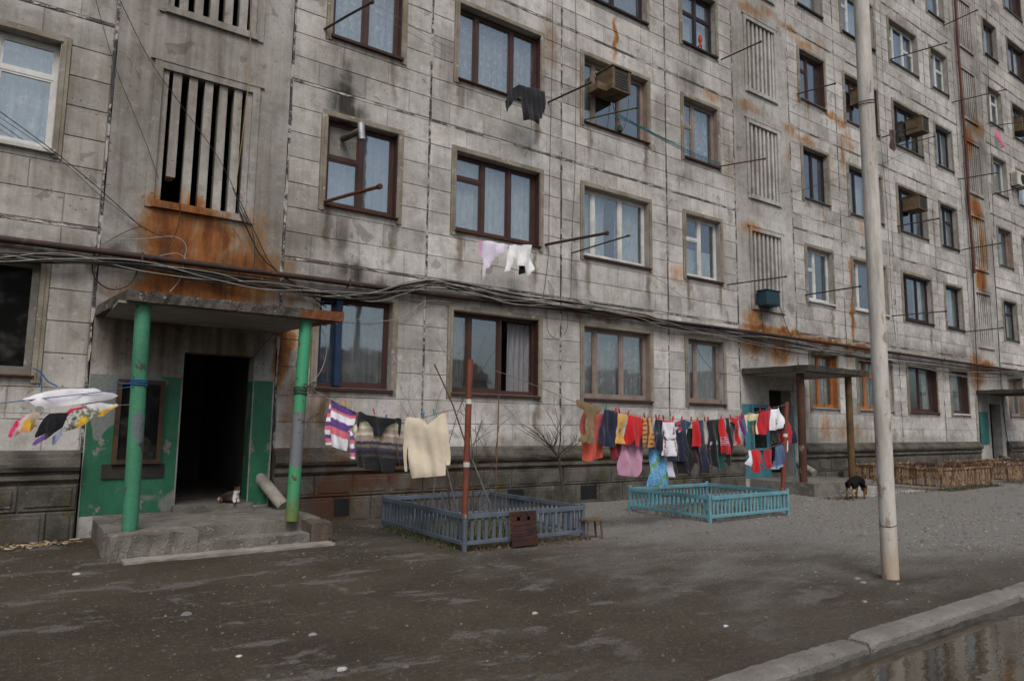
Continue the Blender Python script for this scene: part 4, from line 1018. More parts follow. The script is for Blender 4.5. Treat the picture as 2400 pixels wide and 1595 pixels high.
pebbles('fine_gravel', 5000, (4, 18), (-7.5, -.3), (.01, .028), greys, .5, 'grey gravel in the far half of the yard', 'gravel')
pebbles('pale_fragments', 60, (-6.5, 6), (-7.5, -1.2), (.006, .013), [(.6, .58, .54), (.45, .43, .4), (.5, .46, .38), (.65, .64, .62)], .35, 'small white stones and scraps strewn over the mud', 'stones')
pebbles('wood_litter', 45, (-6.5, 2), (-6.5, -.8), (.008, .018), [(.3, .17, .08), (.2, .1, .06), (.32, .25, .17)], .2, 'orange and tan scraps of litter on the mud', 'litter')
# wood chips heaped at the foot of the wall, left
mb = MB(); mb.col = []
for i in range(170):
    x = random.gauss(-5.35, .45); y = -.28 - abs(random.gauss(0, .18)); 
    if x > -4.75: continue
    l = U(.03, .11); a = U(0, 3.14); wd = U(.006, .016); z = gz(x, y) + U(.0, .035)
    b0 = len(mb.v); tilt = U(-.3, .3)
    mb.box(-l / 2, l / 2, -wd, wd, 0, .008)
    mb.xf(Matrix.Translation((x, y, z)) @ Matrix.Rotation(a, 4, 'Z') @ Matrix.Rotation(tilt, 4, 'Y'), b0)
    c = random.choice([(.42, .33, .21), (.34, .24, .14), (.5, .42, .3), (.25, .16, .09), (.1, .08, .06)])
    mb.col += [c] * 8
struct('wood_chips', mb, M['stone'], 'stuff', 'splintered wood chips heaped below the left wall', 'wood chips')
# single bigger stones that stand out
for (x, y, r, c, lb) in ((437, 1440, .06, (.16, .16, .17), 'flat dark grey stone lying on the mud, left of centre'), (733, 1486, .045, (.22, .23, .25), 'rounded blue-grey stone in the middle of the mud'), (800, 1569, .05, (.42, .41, .39), 'largest white stone near the bottom edge'), (1253, 1437, .04, (.4, .37, .3), 'buff stone lying below the plank sheet'), (2009, 1356, .06, (.2, .19, .175), 'flat grey stone just left of the tall pole'), (2024, 1367, .05, (.24, .23, .21), 'small pale stone nearest the left of the tall pole'), (2026, 1411, .04, (.25, .23, .2), 'round pale stone between the tall pole and the kerb'), (560, 1538, .03, (.52, .5, .47), 'white pebble near the bottom, left of centre'), (1700, 1464, .035, (.5, .5, .5), 'crumpled white scrap at the right of the dark mud'), (179, 1346, .05, (.45, .43, .38), 'crumpled white scrap below the left wall')):
    p = G(x, y); mb = MB(); mb.col = []; r *= .68
    n = 9
    for (f_, h) in ((1, -.005), (.92, .22 * r), (.6, .45 * r)):
        for i in range(n):
            a = i * 6.283 / n; q = r * f_ * (1 + .18 * math.sin(3 * a + x) + U(-.08, .08))
            mb.v.append(Vector((p.x + q * math.cos(a), p.y + q * .75 * math.sin(a), gz(p.x, p.y) + h)))
    for k in range(2):
        for i in range(n): mb.f.append((k * n + i, k * n + (i + 1) % n, (k + 1) * n + (i + 1) % n, (k + 1) * n + i))
    mb.f.append(tuple(2 * n + i for i in range(n))); mb.sm = True
    mb.col = [c] * len(mb.v)
    solo('stone', mb, M['stone'], lb, 'stone')
# ================================================================= YARD OBJECTS
def fence(label, x0, x1, y0, y1, H, pitch, sw, mat, pale=None, gap=None, rail=0.06, lean=0):
    t = thing('garden_fence', label, 'fence', ((x0 + x1) / 2, (y0 + y1) / 2, 0))
    pm = mesh_of('post', MB().box(-.025, .025, -.025, .025, -.05, H + .03, .006), mat)
    for (x, y) in ((x0, y0), (x1, y0), (x0, y1), (x1, y1)):
        inst('post', pm, t, (x, y, 0), (U(-.02, .02), U(-.02, .02), 0))
    zb = 0.085
    sl = [mesh_of('slat', MB().box(-sw / 2, sw / 2, -.009, .009, 0, H - zb - .02, .003), m_) for m_ in ([mat, mat, mat] if not pale else [mat, pale, mat, pale])]
    for (ax, a, b, c) in (('x', x0, x1, y0), ('x', x0, x1, y1), ('y', y0, y1, x0), ('y', y0, y1, x1)):
        for (z, h) in ((H - rail, rail), (zb - .01, rail * .8)):
            if ax == 'x': mb = MB().box(a + .025, b - .025, c - .030, c - .010, z, z + h, .004)
            else: mb = MB().box(c - .030, c - .010, a + .025, b - .025, z, z + h, .004)
            part('rail', mb.jitter(.0015), mat, t)
        n = int((b - a - .06) / pitch)
        for i in range(n):
            u = a + .05 + (b - a - .1) * (i + .5) / n
            if gap and rnd() < gap: continue
            u += U(-.006, .006); zq = zb + .005 + U(-.006, .004)
            loc = (u, c, zq) if ax == 'x' else (c, u, zq)
            inst('slat', random.choice(sl), t, loc, (U(-.012, .012), U(-.03, .03) if pale else U(-.018, .018), 0 if ax == 'x' else math.pi / 2))
    return t
fence('low blue-grey slatted fence around the bed with the red pole, nearest', -1.15, 0.66, -3.28, -1.08, 0.43, 0.10, 0.045, M['fencegrey'])
fence('low turquoise slatted fence around an empty bed under the laundry', 3.30, 5.33, -3.20, -1.50, 0.41, 0.092, 0.036, M['fenceblue'])
fence('weathered brown picket fence around a bed right of the tall pole', 13.0, 15.9, -2.35, -0.25, 0.53, 0.072, 0.048, M['fencebrown'], M['fencepale'], .04)
fence('farther brown picket fence at the right edge of the photo', 17.4, 21.6, -2.2, -0.6, 0.55, 0.075, 0.05, M['fencebrown'], M['fencepale'], .05)
# soil and weeds inside and around the beds
def weeds(name, n, xr, yr, hr, cols, label):
    mb = MB(); mb.col = []
    for _ in range(n):
        x, y = U(*xr), U(*yr); h = U(*hr); a = U(0, 6.28); wd = U(.003, .008); bx, by = math.cos(a) * h * U(.1, .6), math.sin(a) * h * U(.1, .6)
        p = Vector((x, y, gz(x, y))); q = Vector((math.cos(a + 1.57) * wd, math.sin(a + 1.57) * wd, 0)); b0 = len(mb.v)
        mb.v += [p - q, p + q, p + Vector((bx * .5, by * .5, h * .6)) + q * .8, p + Vector((bx * .5, by * .5, h * .6)) - q * .8, p + Vector((bx, by, h * .95))]
        mb.f += [(b0, b0 + 1, b0 + 2, b0 + 3), (b0 + 3, b0 + 2, b0 + 4)]
        c = random.choice(cols); mb.col += [c] * 5
    return struct(name, mb, M['stone'], 'stuff', label, 'weeds')
GC = [(.05, .08, .02), (.035, .06, .015), (.08, .09, .03), (.14, .1, .045), (.09, .06, .03)]
weeds('weeds', 1500, (-1.05, .55), (-3.15, -1.3), (.04, .2), GC, 'green and brown weeds inside the blue-grey fenced bed')
weeds('weeds', 500, (-1.3, -1.0), (-3.2, -1.2), (.02, .07), GC, 'low grass tufts along the left foot of the blue-grey fence')
weeds('weeds', 450, (-1.1, .7), (-3.42, -3.2), (.015, .06), [(.14, .08, .04), (.1, .06, .03), (.06, .07, .02)], 'dead leaves and grass at the front foot of the blue-grey fence')
weeds('weeds', 700, (3.4, 5.2), (-3.1, -1.6), (.02, .09), GC, 'sparse weeds inside the turquoise fenced bed')
weeds('weeds', 900, (8.3, 13), (-2.4, -1.9), (.02, .06), [(.1, .07, .03), (.07, .06, .03), (.12, .09, .05)], 'brown grass along the foot of the middle porch')
weeds('weeds', 900, (12.8, 16.0), (-2.6, -2.3), (.02, .1), GC, 'grass along the foot of the brown picket fence')
weeds('weeds', 800, (17, 22), (-2.7, -2.2), (.02, .1), [(.1, .07, .03), (.07, .06, .03)], 'dry grass along the farther brown fence')
# red poles that carry the washing lines
def red_pole(label, base, top, bands, cat='post'):
    base, top = Vector(base), Vector(top)
    t = thing('clothesline_pole', label, cat, base)
    part('shaft', MB().tube([base, base.lerp(top, .5), top], .0375, 16), M['redpaint'], t)
    for b in bands:
        c = base.lerp(top, b); d = (top - base).normalized() * .028
        part('white_band', MB().tube([c - d, c + d], .039, 16), M['whitepaint'], t)
    part('wood_plug', MB().tube([base - Vector((0, 0, .06)), base + Vector((0, 0, .05))], [.025, .036], 8), simple('split_wood', (0.45, 0.25, 0.07), (0.3, 0.14, 0.04), 12), t)
    return t
P1 = Vector((-1.15, -3.28, 0.44)); T1 = F(1102, 842, -3.28)
red_pole('red pole with two white bands rising from the blue-grey fence corner', P1, T1, (.29 + .02, .72))
P2 = Vector((5.22, -3.19, 0.40)); T2 = F(1844, 942, -3.19)
red_pole('red pole with one white band at the right end of the long washing line', P2, T2, (.62,))
# plank sheet and stool
A = Vector((-0.47, -3.36, 0.0)); B_ = Vector((0.09, -3.36, 0))
a = G(1193, 1284); b = G(1278, 1283)
t = thing('plank_sheet', 'dark red sheet of horizontal planks leaning on the blue-grey fence', 'planks', ((a.x + b.x) / 2, -3.42, 0))
for i in range(7):
    z0 = .02 + i * .058
    y = -3.42 + .07 * i / 7
    part('plank', MB().box(a.x + U(-.004, .004), b.x + U(-.004, .004), y, y + .016, z0, z0 + .0545, .004), M['plank'], t)
part('batten', MB().box(a.x + .1, a.x + .14, -3.37, -3.355, .03, .40).box(b.x - .14, b.x - .1, -3.37, -3.355, .03, .40), M['plank'], t)
c = G(1385, 1262)
t = thing('stool', 'small low wooden bench beside the right end of the blue-grey fence', 'bench', (c.x, c.y, 0))
part('seat', MB().box(c.x - .14, c.x + .16, c.y - .09, c.y + .09, .225, .262, .005), M['wood'], t)
for (dx, dy) in ((-.1, -.06), (-.1, .06), (.12, -.06), (.12, .06)):
    part('leg', MB().tube([(c.x + dx * 1.2, c.y + dy, -.01), (c.x + dx, c.y + dy, .23)], .014, 6), M['wood'], t)
# tall pale pole
pb = Vector((1.70, -6.70, 0))
t = thing('utility_pole', 'tall pale weathered pole standing in the gravel near the kerb', 'pole', pb)
part('shaft', MB().tube([pb + Vector((0, 0, -.1)), pb + Vector((0.0, 0, 1)), pb + Vector((.004, 0, 4)), pb + Vector((.01, 0, 9.5))], [.079, .078, .078, .074], 28), M['pole'], t)
for z in (0.52, 4.92, 4.95):
    part('wire_wrap', MB().tube([pb + Vector((math.cos(i * .5236) * .081, math.sin(i * .5236) * .081, z + .012 * math.sin(i * .7))) for i in range(13)], .004, 5, False), M['iron'], t)
# bare shrubs
def branch(mb, p, d, r, L_, depth, droop=0.0):
    n = 5; pts = [p]; rr = [r]; q = p.copy(); dd = d.copy()
    for i in range(n):
        dd = (dd + Vector((U(-.28, .28), U(-.28, .28), U(-.15, .2)))).normalized()
        q = q + dd * (L_ / n); pts.append(q.copy()); rr.append(r * (1 - .55 * (i + 1) / n))
    mb.tube(pts, rr, 5 if depth > 0 else 4, False)
    if depth > 0:
        for k in range(random.choice((2, 3, 3))):
            i = random.randint(1, n); ang = Vector((U(-1, 1), U(-1, 1), U(-.1, .9))).normalized()
            branch(mb, pts[i], (dd + ang * .9).normalized(), rr[i] * .7, L_ * U(.5, .8), depth - 1)
M['bark'] = simple('grey_brown_bark', (0.075, 0.062, 0.05), (0.04, 0.033, 0.027), 15, .9, .5, 60)
M['cane'] = simple('tan_cane', (0.16, 0.1, 0.055), (0.09, 0.055, 0.035), 15, .85, .3, 60)
M['stick'] = simple('grey_stick', (0.2, 0.19, 0.17), (0.12, 0.11, 0.1), 12, .85, .3, 60)
base = Vector((F(1318, 1190, -1.0).x, -1.0, 0))
t = thing('bare_shrub', 'leafless crooked shrub growing between the two fenced beds', 'shrub', base)
tp = F(1311, 1072, -1.0)
part('trunk', MB().tube([base, base + Vector((.03, 0, .3)), Vector((tp.x + .02, -1, tp.z - .2)), tp], [.03, .027, .024, .02], 8), M['bark'], t)
random.seed(21)
mb = MB()
for (x, y, L_) in ((1232, 985, .75), (1262, 1020, .5), (1330, 1030, .35), (1355, 1040, .35), (1290, 985, .5), (1245, 1010, .6)):
    e = F(x, y, -1.0 + U(-.25, .25)); d = (e - tp)
    branch(mb, tp, d.normalized(), .013, d.length * .95, 2)
part('crown', mb, M['bark'], t)
base = Vector((-.35, -2.1, 0))
t = thing('bare_shrub', 'tangle of thin leafless canes behind the red pole of the nearest bed', 'shrub', base)
mb = MB()
for (x0, y0, x1, y1) in ((1075, 1210, 1062, 880), (1085, 1205, 1052, 930), (1050, 1200, 1075, 960), (1100, 1200, 1138, 985), (1110, 1205, 1150, 990), (1060, 1210, 1045, 960)):
    a = F(x0, y0, -2.1); a.z = 0; b = F(x1, y1, -2.1 + U(-.2, .2)); branch(mb, a, (b - a).normalized(), .008, (b - a).length, 2)
part('canes', mb, M['bark'], t)
for (pts, r, m_, lb) in (([(1018, 853), (1040, 900), (1062, 950), (1090, 1035)], .010, 'cane', 'long thin dry cane leaning across the left side of the red pole'), ([(1150, 1185), (1105, 1072), (1108, 1050), (1130, 985)], .012, 'stick', 'grey bent stick leaning to the right of the red pole'), ([(1169, 925), (1167, 1000), (1163, 1100), (1161, 1200)], .009, 'cane', 'upright orange-brown stake right of the red pole'), ([(1020, 1118), (1010, 1200), (1004, 1240)], .009, 'stick', 'pale stick standing below the cream sweater'), ([(1043, 1080), (1062, 1160), (1075, 1200)], .010, 'stick', 'dark slanting stick just left of the red pole')):
    solo('stick', MB().tube([F(x, y, -2.3) for x, y in pts], r, 6), M[m_], lb, 'stick')
# ================================================================= PIPES AND CABLES ON THE FACADE
def smooth(pts, n=6):
    pts = [Vector(p) for p in pts]; out = []
    for i in range(len(pts) - 1):
        p0, p1, p2, p3 = pts[max(i - 1, 0)], pts[i], pts[i + 1], pts[min(i + 2, len(pts) - 1)]
        for k in range(n):
            t = k / n
            out.append(.5 * ((2 * p1) + (p2 - p0) * t + (2 * p0 - 5 * p1 + 4 * p2 - p3) * t * t + (3 * p1 - p0 - 3 * p2 + p3) * t ** 3))
    return out + [pts[-1]]
gp = smooth([(-10.3, -.085, 3.57), (-4.8, -.085, 3.62), (0, -.085, 3.64), (3, -.085, 3.69), (8.4, -.085, 3.745), (13.6, -.085, 3.73), (21.3, -.085, 3.70), (32, -.085, 3.66)], 8)
t = thing('gas_pipe', 'long red-brown pipe running along the facade above the ground floor windows', 'pipe', (0, -.085, 3.6))
part('tube', MB().tube(gp, .043, 14), M['pipe'], t)
for x in [-7.2 + 2.9 * i for i in range(13)]:
    z = 3.62 + .008 * (x + 5) if x < 8 else 3.73
    part('bracket', MB().box(x - .012, x + .012, -.135, .0, z - .062, z - .05).box(x - .012, x + .012, -.14, -.128, z - .06, z + .05), M['iron'], t)
def cable(pts, r, m_, label, Y=-.06, group=None, n=6):
    w_ = [(F(x, y, Y) if len((x, y)) == 2 else None) for (x, y) in pts]
    return solo('cable', MB().tube(smooth(w_, n), r, 6), M[m_], label, 'cable', group=group)
main = [(-60, 588), (0, 592), (150, 600), (330, 614), (500, 641), (620, 657), (740, 678), (870, 684), (950, 668), (1015, 658), (1090, 666), (1200, 690), (1320, 706), (1420, 722), (1500, 736), (1567, 752), (1700, 770), (1800, 792), (1900, 812), (2010, 828), (2280, 862), (2420, 872)]
cable(main, .020, 'cable', 'thick black main cable draped along the gas pipe', -.12)
for i in range(7):
    off = U(6, 16); ph = U(0, 6)
    pts = [(x, y + off * (0.4 + .9 * math.sin(x * U(.004, .006) + ph) ** 2) + U(-3, 3)) for (x, y) in main]
    cable(pts, U(.006, .011), 'cable', 'thin black cable sagging beneath the main cable bundle', -.10 - .012 * i, 'black cables along the gas pipe')
for i in range(4):
    ph = U(0, 6); pts = [(x, y + 22 * math.sin(x * .006 + ph) ** 2 - 2 + U(-5, 5)) for (x, y) in main if (i != 1 or x < 1400) and (i != 2 or x > 600)]
    cable(pts, .006, 'cablew', 'thin grey-white cable wandering along the gas pipe', -.15 - .01 * i, 'grey-white cables along the gas pipe')
CAB = [([(226, 575), (216, 615), (222, 650), (245, 672), (272, 678), (300, 668), (318, 645), (327, 610)], .010, 'cable', 'black cable hanging in a round loop left of the left porch'),
 ([(0, 569), (150, 579), (230, 586), (300, 598), (345, 604), (415, 594), (450, 618), (500, 632), (565, 637)], .006, 'cablew', 'whitish cable crossing the rust stain above the left canopy'),
 ([(232, 578), (265, 562), (330, 560), (400, 554), (428, 564), (437, 583), (430, 612), (424, 650), (398, 684)], .006, 'cablew', 'whitish cable looping down the rust stain onto the left canopy'),
 ([(236, 575), (290, 545), (330, 532), (360, 546), (400, 560)], .006, 'cable', 'thin dark cable rising left of the rust stain'),
 ([(262, -40), (345, 130), (420, 240), (513, 372), (560, 470)], .005, 'cable', 'long dark wire falling diagonally across the upper stair grilles'),
 ([(214, -40), (268, 150), (340, 330), (372, 420)], .004, 'cable', 'thin dark wire falling past the left joint to the stair grille'),
 ([(-20, 247), (120, 350), (230, 440), (330, 531)], .006, 'cable', 'dark wire slanting from the upper left window to the rust stain'),
 ([(-20, 262), (130, 365), (240, 462), (345, 540)], .004, 'cable', 'thin second wire slanting below the upper left window'),
 ([(420, 470), (421, 510), (405, 560), (370, 600)], .007, 'cable', 'dark cable hanging from the broken grille fin'),
 ([(555, 480), (590, 560), (622, 612), (700, 672), (765, 720)], .010, 'cable', 'dark cable dropping right of the stair grille to the main bundle'),
 ([(562, 470), (600, 550), (640, 625), (715, 690)], .007, 'cable', 'second dark cable dropping right of the stair grille'),
 ([(545, 440), (570, 500), (592, 545), (597, 600), (590, 640)], .006, 'cable', 'thin cable curling down beside the stair grille'),
 ([(588, -30), (586, 120), (580, 220), (560, 380), (548, 470)], .005, 'cabley', 'yellowish cable hanging along the right side of the stair grille'),
 ([(482, 635), (500, 655), (522, 664), (545, 652), (565, 635)], .006, 'cable', 'small black cable loop above the middle of the left canopy'),
 ([(610, 652), (665, 670), (715, 690), (760, 725), (790, 760)], .006, 'cablew', 'pale cable running down to the right corner of the left canopy'),
 ([(780, 755), (830, 748), (900, 752), (950, 738), (1000, 705), (1060, 708)], .005, 'cablew', 'pale cable sagging across the window beside the left canopy'),
 ([(1296, -30), (1294, 150), (1290, 330), (1287, 480), (1285, 600), (1272, 700)], .005, 'cable', 'thin vertical cable running down right of the third window column'),
 ([(1349, -30), (1350, 200), (1347, 420), (1342, 520), (1338, 700)], .005, 'cable', 'thin vertical cable running down left of the fourth window column'),
 ([(1282, 700), (1282, 760), (1290, 785), (1310, 793), (1328, 772), (1330, 735), (1318, 715)], .005, 'cable', 'dark cable loop hanging between the ground floor windows'),
 ([(1520, 640), (1560, 665), (1610, 698), (1660, 690), (1705, 668)], .005, 'cablew', 'pale cable swinging up to a drying rod near the middle stairwell'),
 ([(1630, 790), (1640, 830), (1680, 873), (1720, 872), (1737, 868)], .005, 'cable', 'dark cable sagging towards the middle canopy'),
 ([(1812, 812), (1825, 835), (1840, 838), (1855, 808)], .006, 'cable', 'short cable loop above the middle canopy'),
 ([(1784, 720), (1786, 800), (1760, 840)], .006, 'cable', 'cable dropping from the dark blue box'),
 ([(1830, 722), (1850, 780), (1880, 815)], .007, 'cable', 'cable running from the blue box to the bundle on the right'),
 ([(2258, 380), (2275, 560), (2285, 760), (2296, 1000), (2298, 1070)], .014, 'cable', 'black cable running down the left side of the far stairwell'),
 ([(2240, -20), (2252, 250), (2262, 420), (2280, 620), (2287, 800)], .008, 'cable', 'thin cable beside the far stairwell'),
 ([(2325, 560), (2335, 700), (2346, 900), (2355, 990), (2367, 1060)], .013, 'cable', 'black cable running down right of the far stairwell'),
 ([(2310, -20), (2320, 300), (2330, 560)], .008, 'cable', 'thin cable right of the far stairwell high up'),
 ([(2050, -20), (2052, 100), (2062, 300), (2078, 480), (2090, 700), (2100, 800)], .006, 'cable', 'thin vertical cable just right of the tall pole'),
 ([(1860, 500), (1900, 515), (1950, 518), (2000, 505)], .005, 'cable', 'wire sagging left of the tall pole'),
 ([(1820, 455), (1900, 440), (2010, 400)], .005, 'cable', 'wire slanting up to the tall pole'),
 ([(2066, 385), (2130, 355), (2250, 312), (2400, 262)], .006, 'cable', 'wire rising from the tall pole to the right edge'),
 ([(730, 760), (712, 800), (690, 850), (690, 868)], .005, 'cablew', 'pale cable curling around the right green post'),
 ([(755, 770), (766, 820), (745, 880), (690, 920)], .005, 'cablew', 'pale cable hanging from the canopy to the right green post'),
 ([(594, 836), (618, 806), (644, 780)], .005, 'cable', 'thin dark strand standing in for a slanting shadow line above the left doorway')]  # last strand is added in place of a slanting shadow line
for (pts, r, m_, lb) in CAB:
    cable(pts, r, m_, lb, -.07 if 'green post' not in lb else -1.4)
# red downpipe at the far stairwell
solo('downpipe', MB().tube(smooth([F(2236, -40, -.1), F(2247, 130, -.1), F(2262, 330, -.1)]) + smooth([F(2264, 345, -.1), F(2274, 520, -.1), F(2284, 640, -.1)]), .045, 10), simple('red_lead_pipe', (0.12, 0.035, 0.022), (0.075, 0.03, 0.02), 6), 'red-painted pipe running down the left side of the far stairwell', 'pipe')
# ------------------------------------------------ drying rods
ORD = ['first', 'second', 'third', 'fourth', 'fifth', 'sixth', 'seventh', 'eighth', 'ninth', 'tenth']
RODS = [(759, 68, 873, 5, .019, 'iron', 'black iron rod across the brown window at the top, left of centre'), (757, 473, 890, 437, .028, 'rust', 'thick rusty rod with a capped end across the soot-marked window'),
 (1284, 240, 1385, 194, .019, 'iron', 'iron rod right of the black clothes high on the wall'), (1365, 281, 1493, 253, .015, 'iron', 'iron rod below the wooden air conditioner box nearest'), (1690, 140, 1783, 98, .018, 'iron', 'iron rod pointing at the uppermost middle stair grille'),
 (1683, 390, 1793, 372, .017, 'rust', 'iron rod at the end of the teal rope'), (1278, 573, 1423, 546, .028, 'iron', 'thick dark rusty bar right of the white clothes'), (1340, 593, 1480, 550, .016, 'iron', 'thin rod with a pink tip across the white curtained window'),
 (1704, 667, 1842, 648, .016, 'iron', 'thin rod just above the dark blue box'), (1868, 220, 1957, 196, .02, 'iron', 'rod below a brown window left of the tall pole, high up'), (1887, 691, 2016, 671, .018, 'iron', 'rod below the white plastic window left of the tall pole'),
 (2083, 140, 2245, 93, .02, 'iron', 'long rod below a white window at the upper right'), (2212, 60, 2290, 24, .02, 'iron', 'highest rod in front of the far stairwell'), (2230, 240, 2366, 208, .02, 'iron', 'rod with a knob crossing the far stairwell high up'),
 (2066, 322, 2150, 298, .02, 'iron', 'rod behind the dark cloth right of the tall pole'), (2105, 342, 2190, 320, .016, 'iron', 'rod under the upper right wooden air conditioner box'), (2103, 530, 2200, 512, .02, 'iron', 'rod under the lower right wooden air conditioner box'),
 (2245, 420, 2338, 405, .02, 'iron', 'rod crossing the middle of the far stairwell'), (2255, 585, 2345, 570, .02, 'iron', 'rod crossing the lower half of the far stairwell'), (2327, 455, 2400, 438, .02, 'iron', 'rod under the split air conditioner'), (2090, 740, 2217, 729, .018, 'iron', 'rod under the dark window right of the tall pole'),
 (2265, 777, 2350, 768, .018, 'iron', 'lowest rod beside the far stairwell'), (2320, 296, 2400, 285, .018, 'iron', 'rod above the pink cloth at the right edge')]
RE = {}
for (x0, y0, x1, y1, r, m_, lb) in RODS:
    a = F(x0, y0, -.0); b = G(x1, y1, a.z)
    d = (b - a); 
    if d.length > 1.6 or b.y > -.05: 
        b = a + d.normalized() * min(d.length, 1.6)
        if b.y > -.05: b = F(x1, y1, -.4)
    mb = MB().tube([a + Vector((0, .05, 0)), a.lerp(b, .5), b], r, 8)
    mb.tube([b - (b - a).normalized() * .03, b + (b - a).normalized() * .02], r * 1.55, 8)
    solo('drying_rod', mb, M[m_], lb, 'rod', group='drying rods on the facade')
    RE[(x0, y0)] = b
# wires strung from rods
for (pts, lb, r, m_) in (([(873, 8), (940, 45), (1010, 90), (1065, 118)], 'thin drying wire from the top brown window to the next window', .003, 'ropegrey'), ([(870, 25), (940, 65), (1010, 105), (1060, 128)], 'lower of two thin drying wires at the top brown window', .003, 'ropegrey'),
    ([(1385, 196), (1300, 212), (1200, 198)], 'thin wire holding the black clothes', .003, 'ropegrey'), ([(1125, 566), (1200, 572), (1250, 578)], 'thin wire holding the white clothes', .003, 'ropegrey')):
    solo('drying_wire', MB().tube(smooth([F(x, y, -.45) for x, y in pts]), r, 5), M[m_], lb, 'wire')
for k in range(3):
    solo('rope', MB().tube(smooth([F(1440, 263 + 5 * k, -.45), F(1490, 290 + 2 * k, -.42), F(1560, 326 + 3 * k, -.38), F(1630, 360 + 4 * k, -.33), F(1688, 383 + 3 * k, -.3)]), .009 - .001 * k, 6), M['ropeteal'], ('uppermost', 'middle', 'lowest')[k] + ' of three teal ropes drooping from the nearest air conditioner window', 'rope', group='teal ropes')
solo('wire_tangle', MB().tube(smooth([F(x, y, -.15) for x, y in ((1430, 215), (1440, 260), (1452, 290), (1440, 300), (1460, 305), (1470, 270), (1474, 225))]), .006, 6), M['cable'], 'dark wire dangling under the nearest air conditioner box', 'wire')
solo('potted_cactus', MB().tube([F(1452, 308, -.06), F(1453, 300, -.06)], .06, 10).tube([F(1453, 300, -.06), F(1453, 294, -.06)], [.05, .035], 8), simple('cactus_green', (0.02, 0.04, 0.025), (0.05, 0.06, 0.05), 8), 'small dark green pot plant on the sill below the air conditioner box', 'plant')
# ------------------------------------------------ air conditioners in wooden boxes
def boxed_ac(label, xl, xe, xr, yt, yb, split=False):
    lo, hi = .02, 1.1
    for _ in range(40):
        mid_ = (lo + hi) / 2; A = F(xe, (yt + yb) / 2, -mid_); q = proj((A.x, 0, A.z))
        if q[0] > xl: lo = mid_
        else: hi = mid_
    p = min(max((lo + hi) / 2, .28), .62)
    A = F(xe, yt, -p); B = F(xe, yb, -p); C_ = F(xr, yt + (xr - xe) * .3, -p)
    x0, x1, z0, z1 = A.x, max(C_.x, A.x + .4), B.z, A.z
    t = thing('air_conditioner', label, 'air conditioner', ((x0 + x1) / 2, -p / 2, z0))
    if split:
        part('casing', MB().box(x0, x1, -p, -.03, z0, z1, .015), M['acwhite'], t)
        cx, cz, r = (x0 + x1) / 2 + .08, (z0 + z1) / 2, (z1 - z0) * .36
        part('fan_guard', MB().tube([(cx, -p - .012, cz), (cx, -p + .01, cz)], r, 20), M['black'], t)
        for i in range(8): part('grille_bar', MB().box(x0 - .006, x0 + .002, -p + .05, -.08, z0 + .05 + i * (z1 - z0 - .1) / 8, z0 + .065 + i * (z1 - z0 - .1) / 8), M['iron'], t)
        part('bracket', MB().box(x0 + .05, x0 + .08, -p, 0, z0 - .03, z0).box(x1 - .08, x1 - .05, -p, 0, z0 - .03, z0), M['iron'], t)
        return
    w_ = M['wood']
    part('box_side', MB().box(x0, x0 + .02, -p, .1, z0, z1), w_, t); part('box_side', MB().box(x1 - .02, x1, -p, .1, z0, z1), w_, t)
    part('box_top', MB().box(x0 - .02, x1 + .02, -p - .02, .1, z1, z1 + .02), w_, t); part('box_bottom', MB().box(x0 + .02, x1 - .02, -p, .1, z0, z0 + .02), w_, t)
    [part('front_stile', MB().box(a_, a_ + .05, -p - .004, -p + .02, z0 + .02, z1), w_, t) for a_ in (x0 + .02, x1 - .07)]
    part('unit', MB().box(x0 + .07, x1 - .07, -p + .012, .05, z0 + .03, z1 - .02), simple('ac_grey_metal', (0.045, 0.047, 0.05), (0.03, 0.03, 0.032), 5), t)
    for i in range(6): part('fin', MB().box(x0 + .09, x1 - .09, -p + .004, -p + .0115, z0 + .07 + i * (z1 - z0 - .12) / 6, z0 + .085 + i * (z1 - z0 - .12) / 6), M['iron'], t)
boxed_ac('nearest air conditioner in a large wooden box hung in a window', 1404, 1435, 1478, 153, 205)
boxed_ac('air conditioner in a wooden box at the upper right, above the white pot', 2129, 2160, 2176, 270, 303)
boxed_ac('air conditioner in a wooden box two storeys below, right of the tall pole', 2122, 2152, 2173, 455, 486)
boxed_ac('rusty boxed air conditioner partly hidden by the tall pole', 1999, 2020, 2034, 202, 236)
boxed_ac('dark boxed air conditioner cut off by the right photo edge', 2376, 2394, 2412, 270, 302)
boxed_ac('white split air conditioner with a round fan at the right edge', 2366, 2385, 2404, 398, 430, True)
a = F(1392, 205, -.12); b = F(1444, 232, -.12)
solo('shelf_box', MB().box(a.x, b.x, -.25, .08, b.z, b.z + .16, .01), M['wood'], 'smaller wooden box tucked behind the nearest air conditioner', 'box')
# stove flue, blue box, toy
A = F(803, 326, .1); B = F(845, 306, -.35)
t = thing('stove_flue', 'bent metal stove pipe poking out below the soot stain', 'flue', A)
part('duct', MB().tube([A, A.lerp(B, .6), B], .052, 16), simple('sooty_duct', (0.12, 0.1, 0.08), (0.05, 0.04, 0.03), 8, .6), t)
part('spout', MB().tube([B + Vector((.03, 0, -.14)), B + Vector((0, 0, .12))], .058, 18), M['steel'], t)
c = F(1795, 703, -.1)
t = thing('junction_box', 'dark blue metal box mounted on the lowest middle stair grille', 'box', c)
bx0, bx1 = c.x - .26, c.x + .26
part('body', MB().box(bx0, bx1, -.32, -.02, c.z - .17, c.z + .2, .012), M['bluebox'], t)
part('door', MB().box(bx0 + .03, bx1 - .03, -.328, -.318, c.z - .13, c.z + .16, .003), M['bluebox'], t)
part('lid', MB().box(bx0 - .02, bx1 + .02, -.34, -.02, c.z + .2, c.z + .22), M['bluebox'], t)
a = F(1641, 100, -.06)
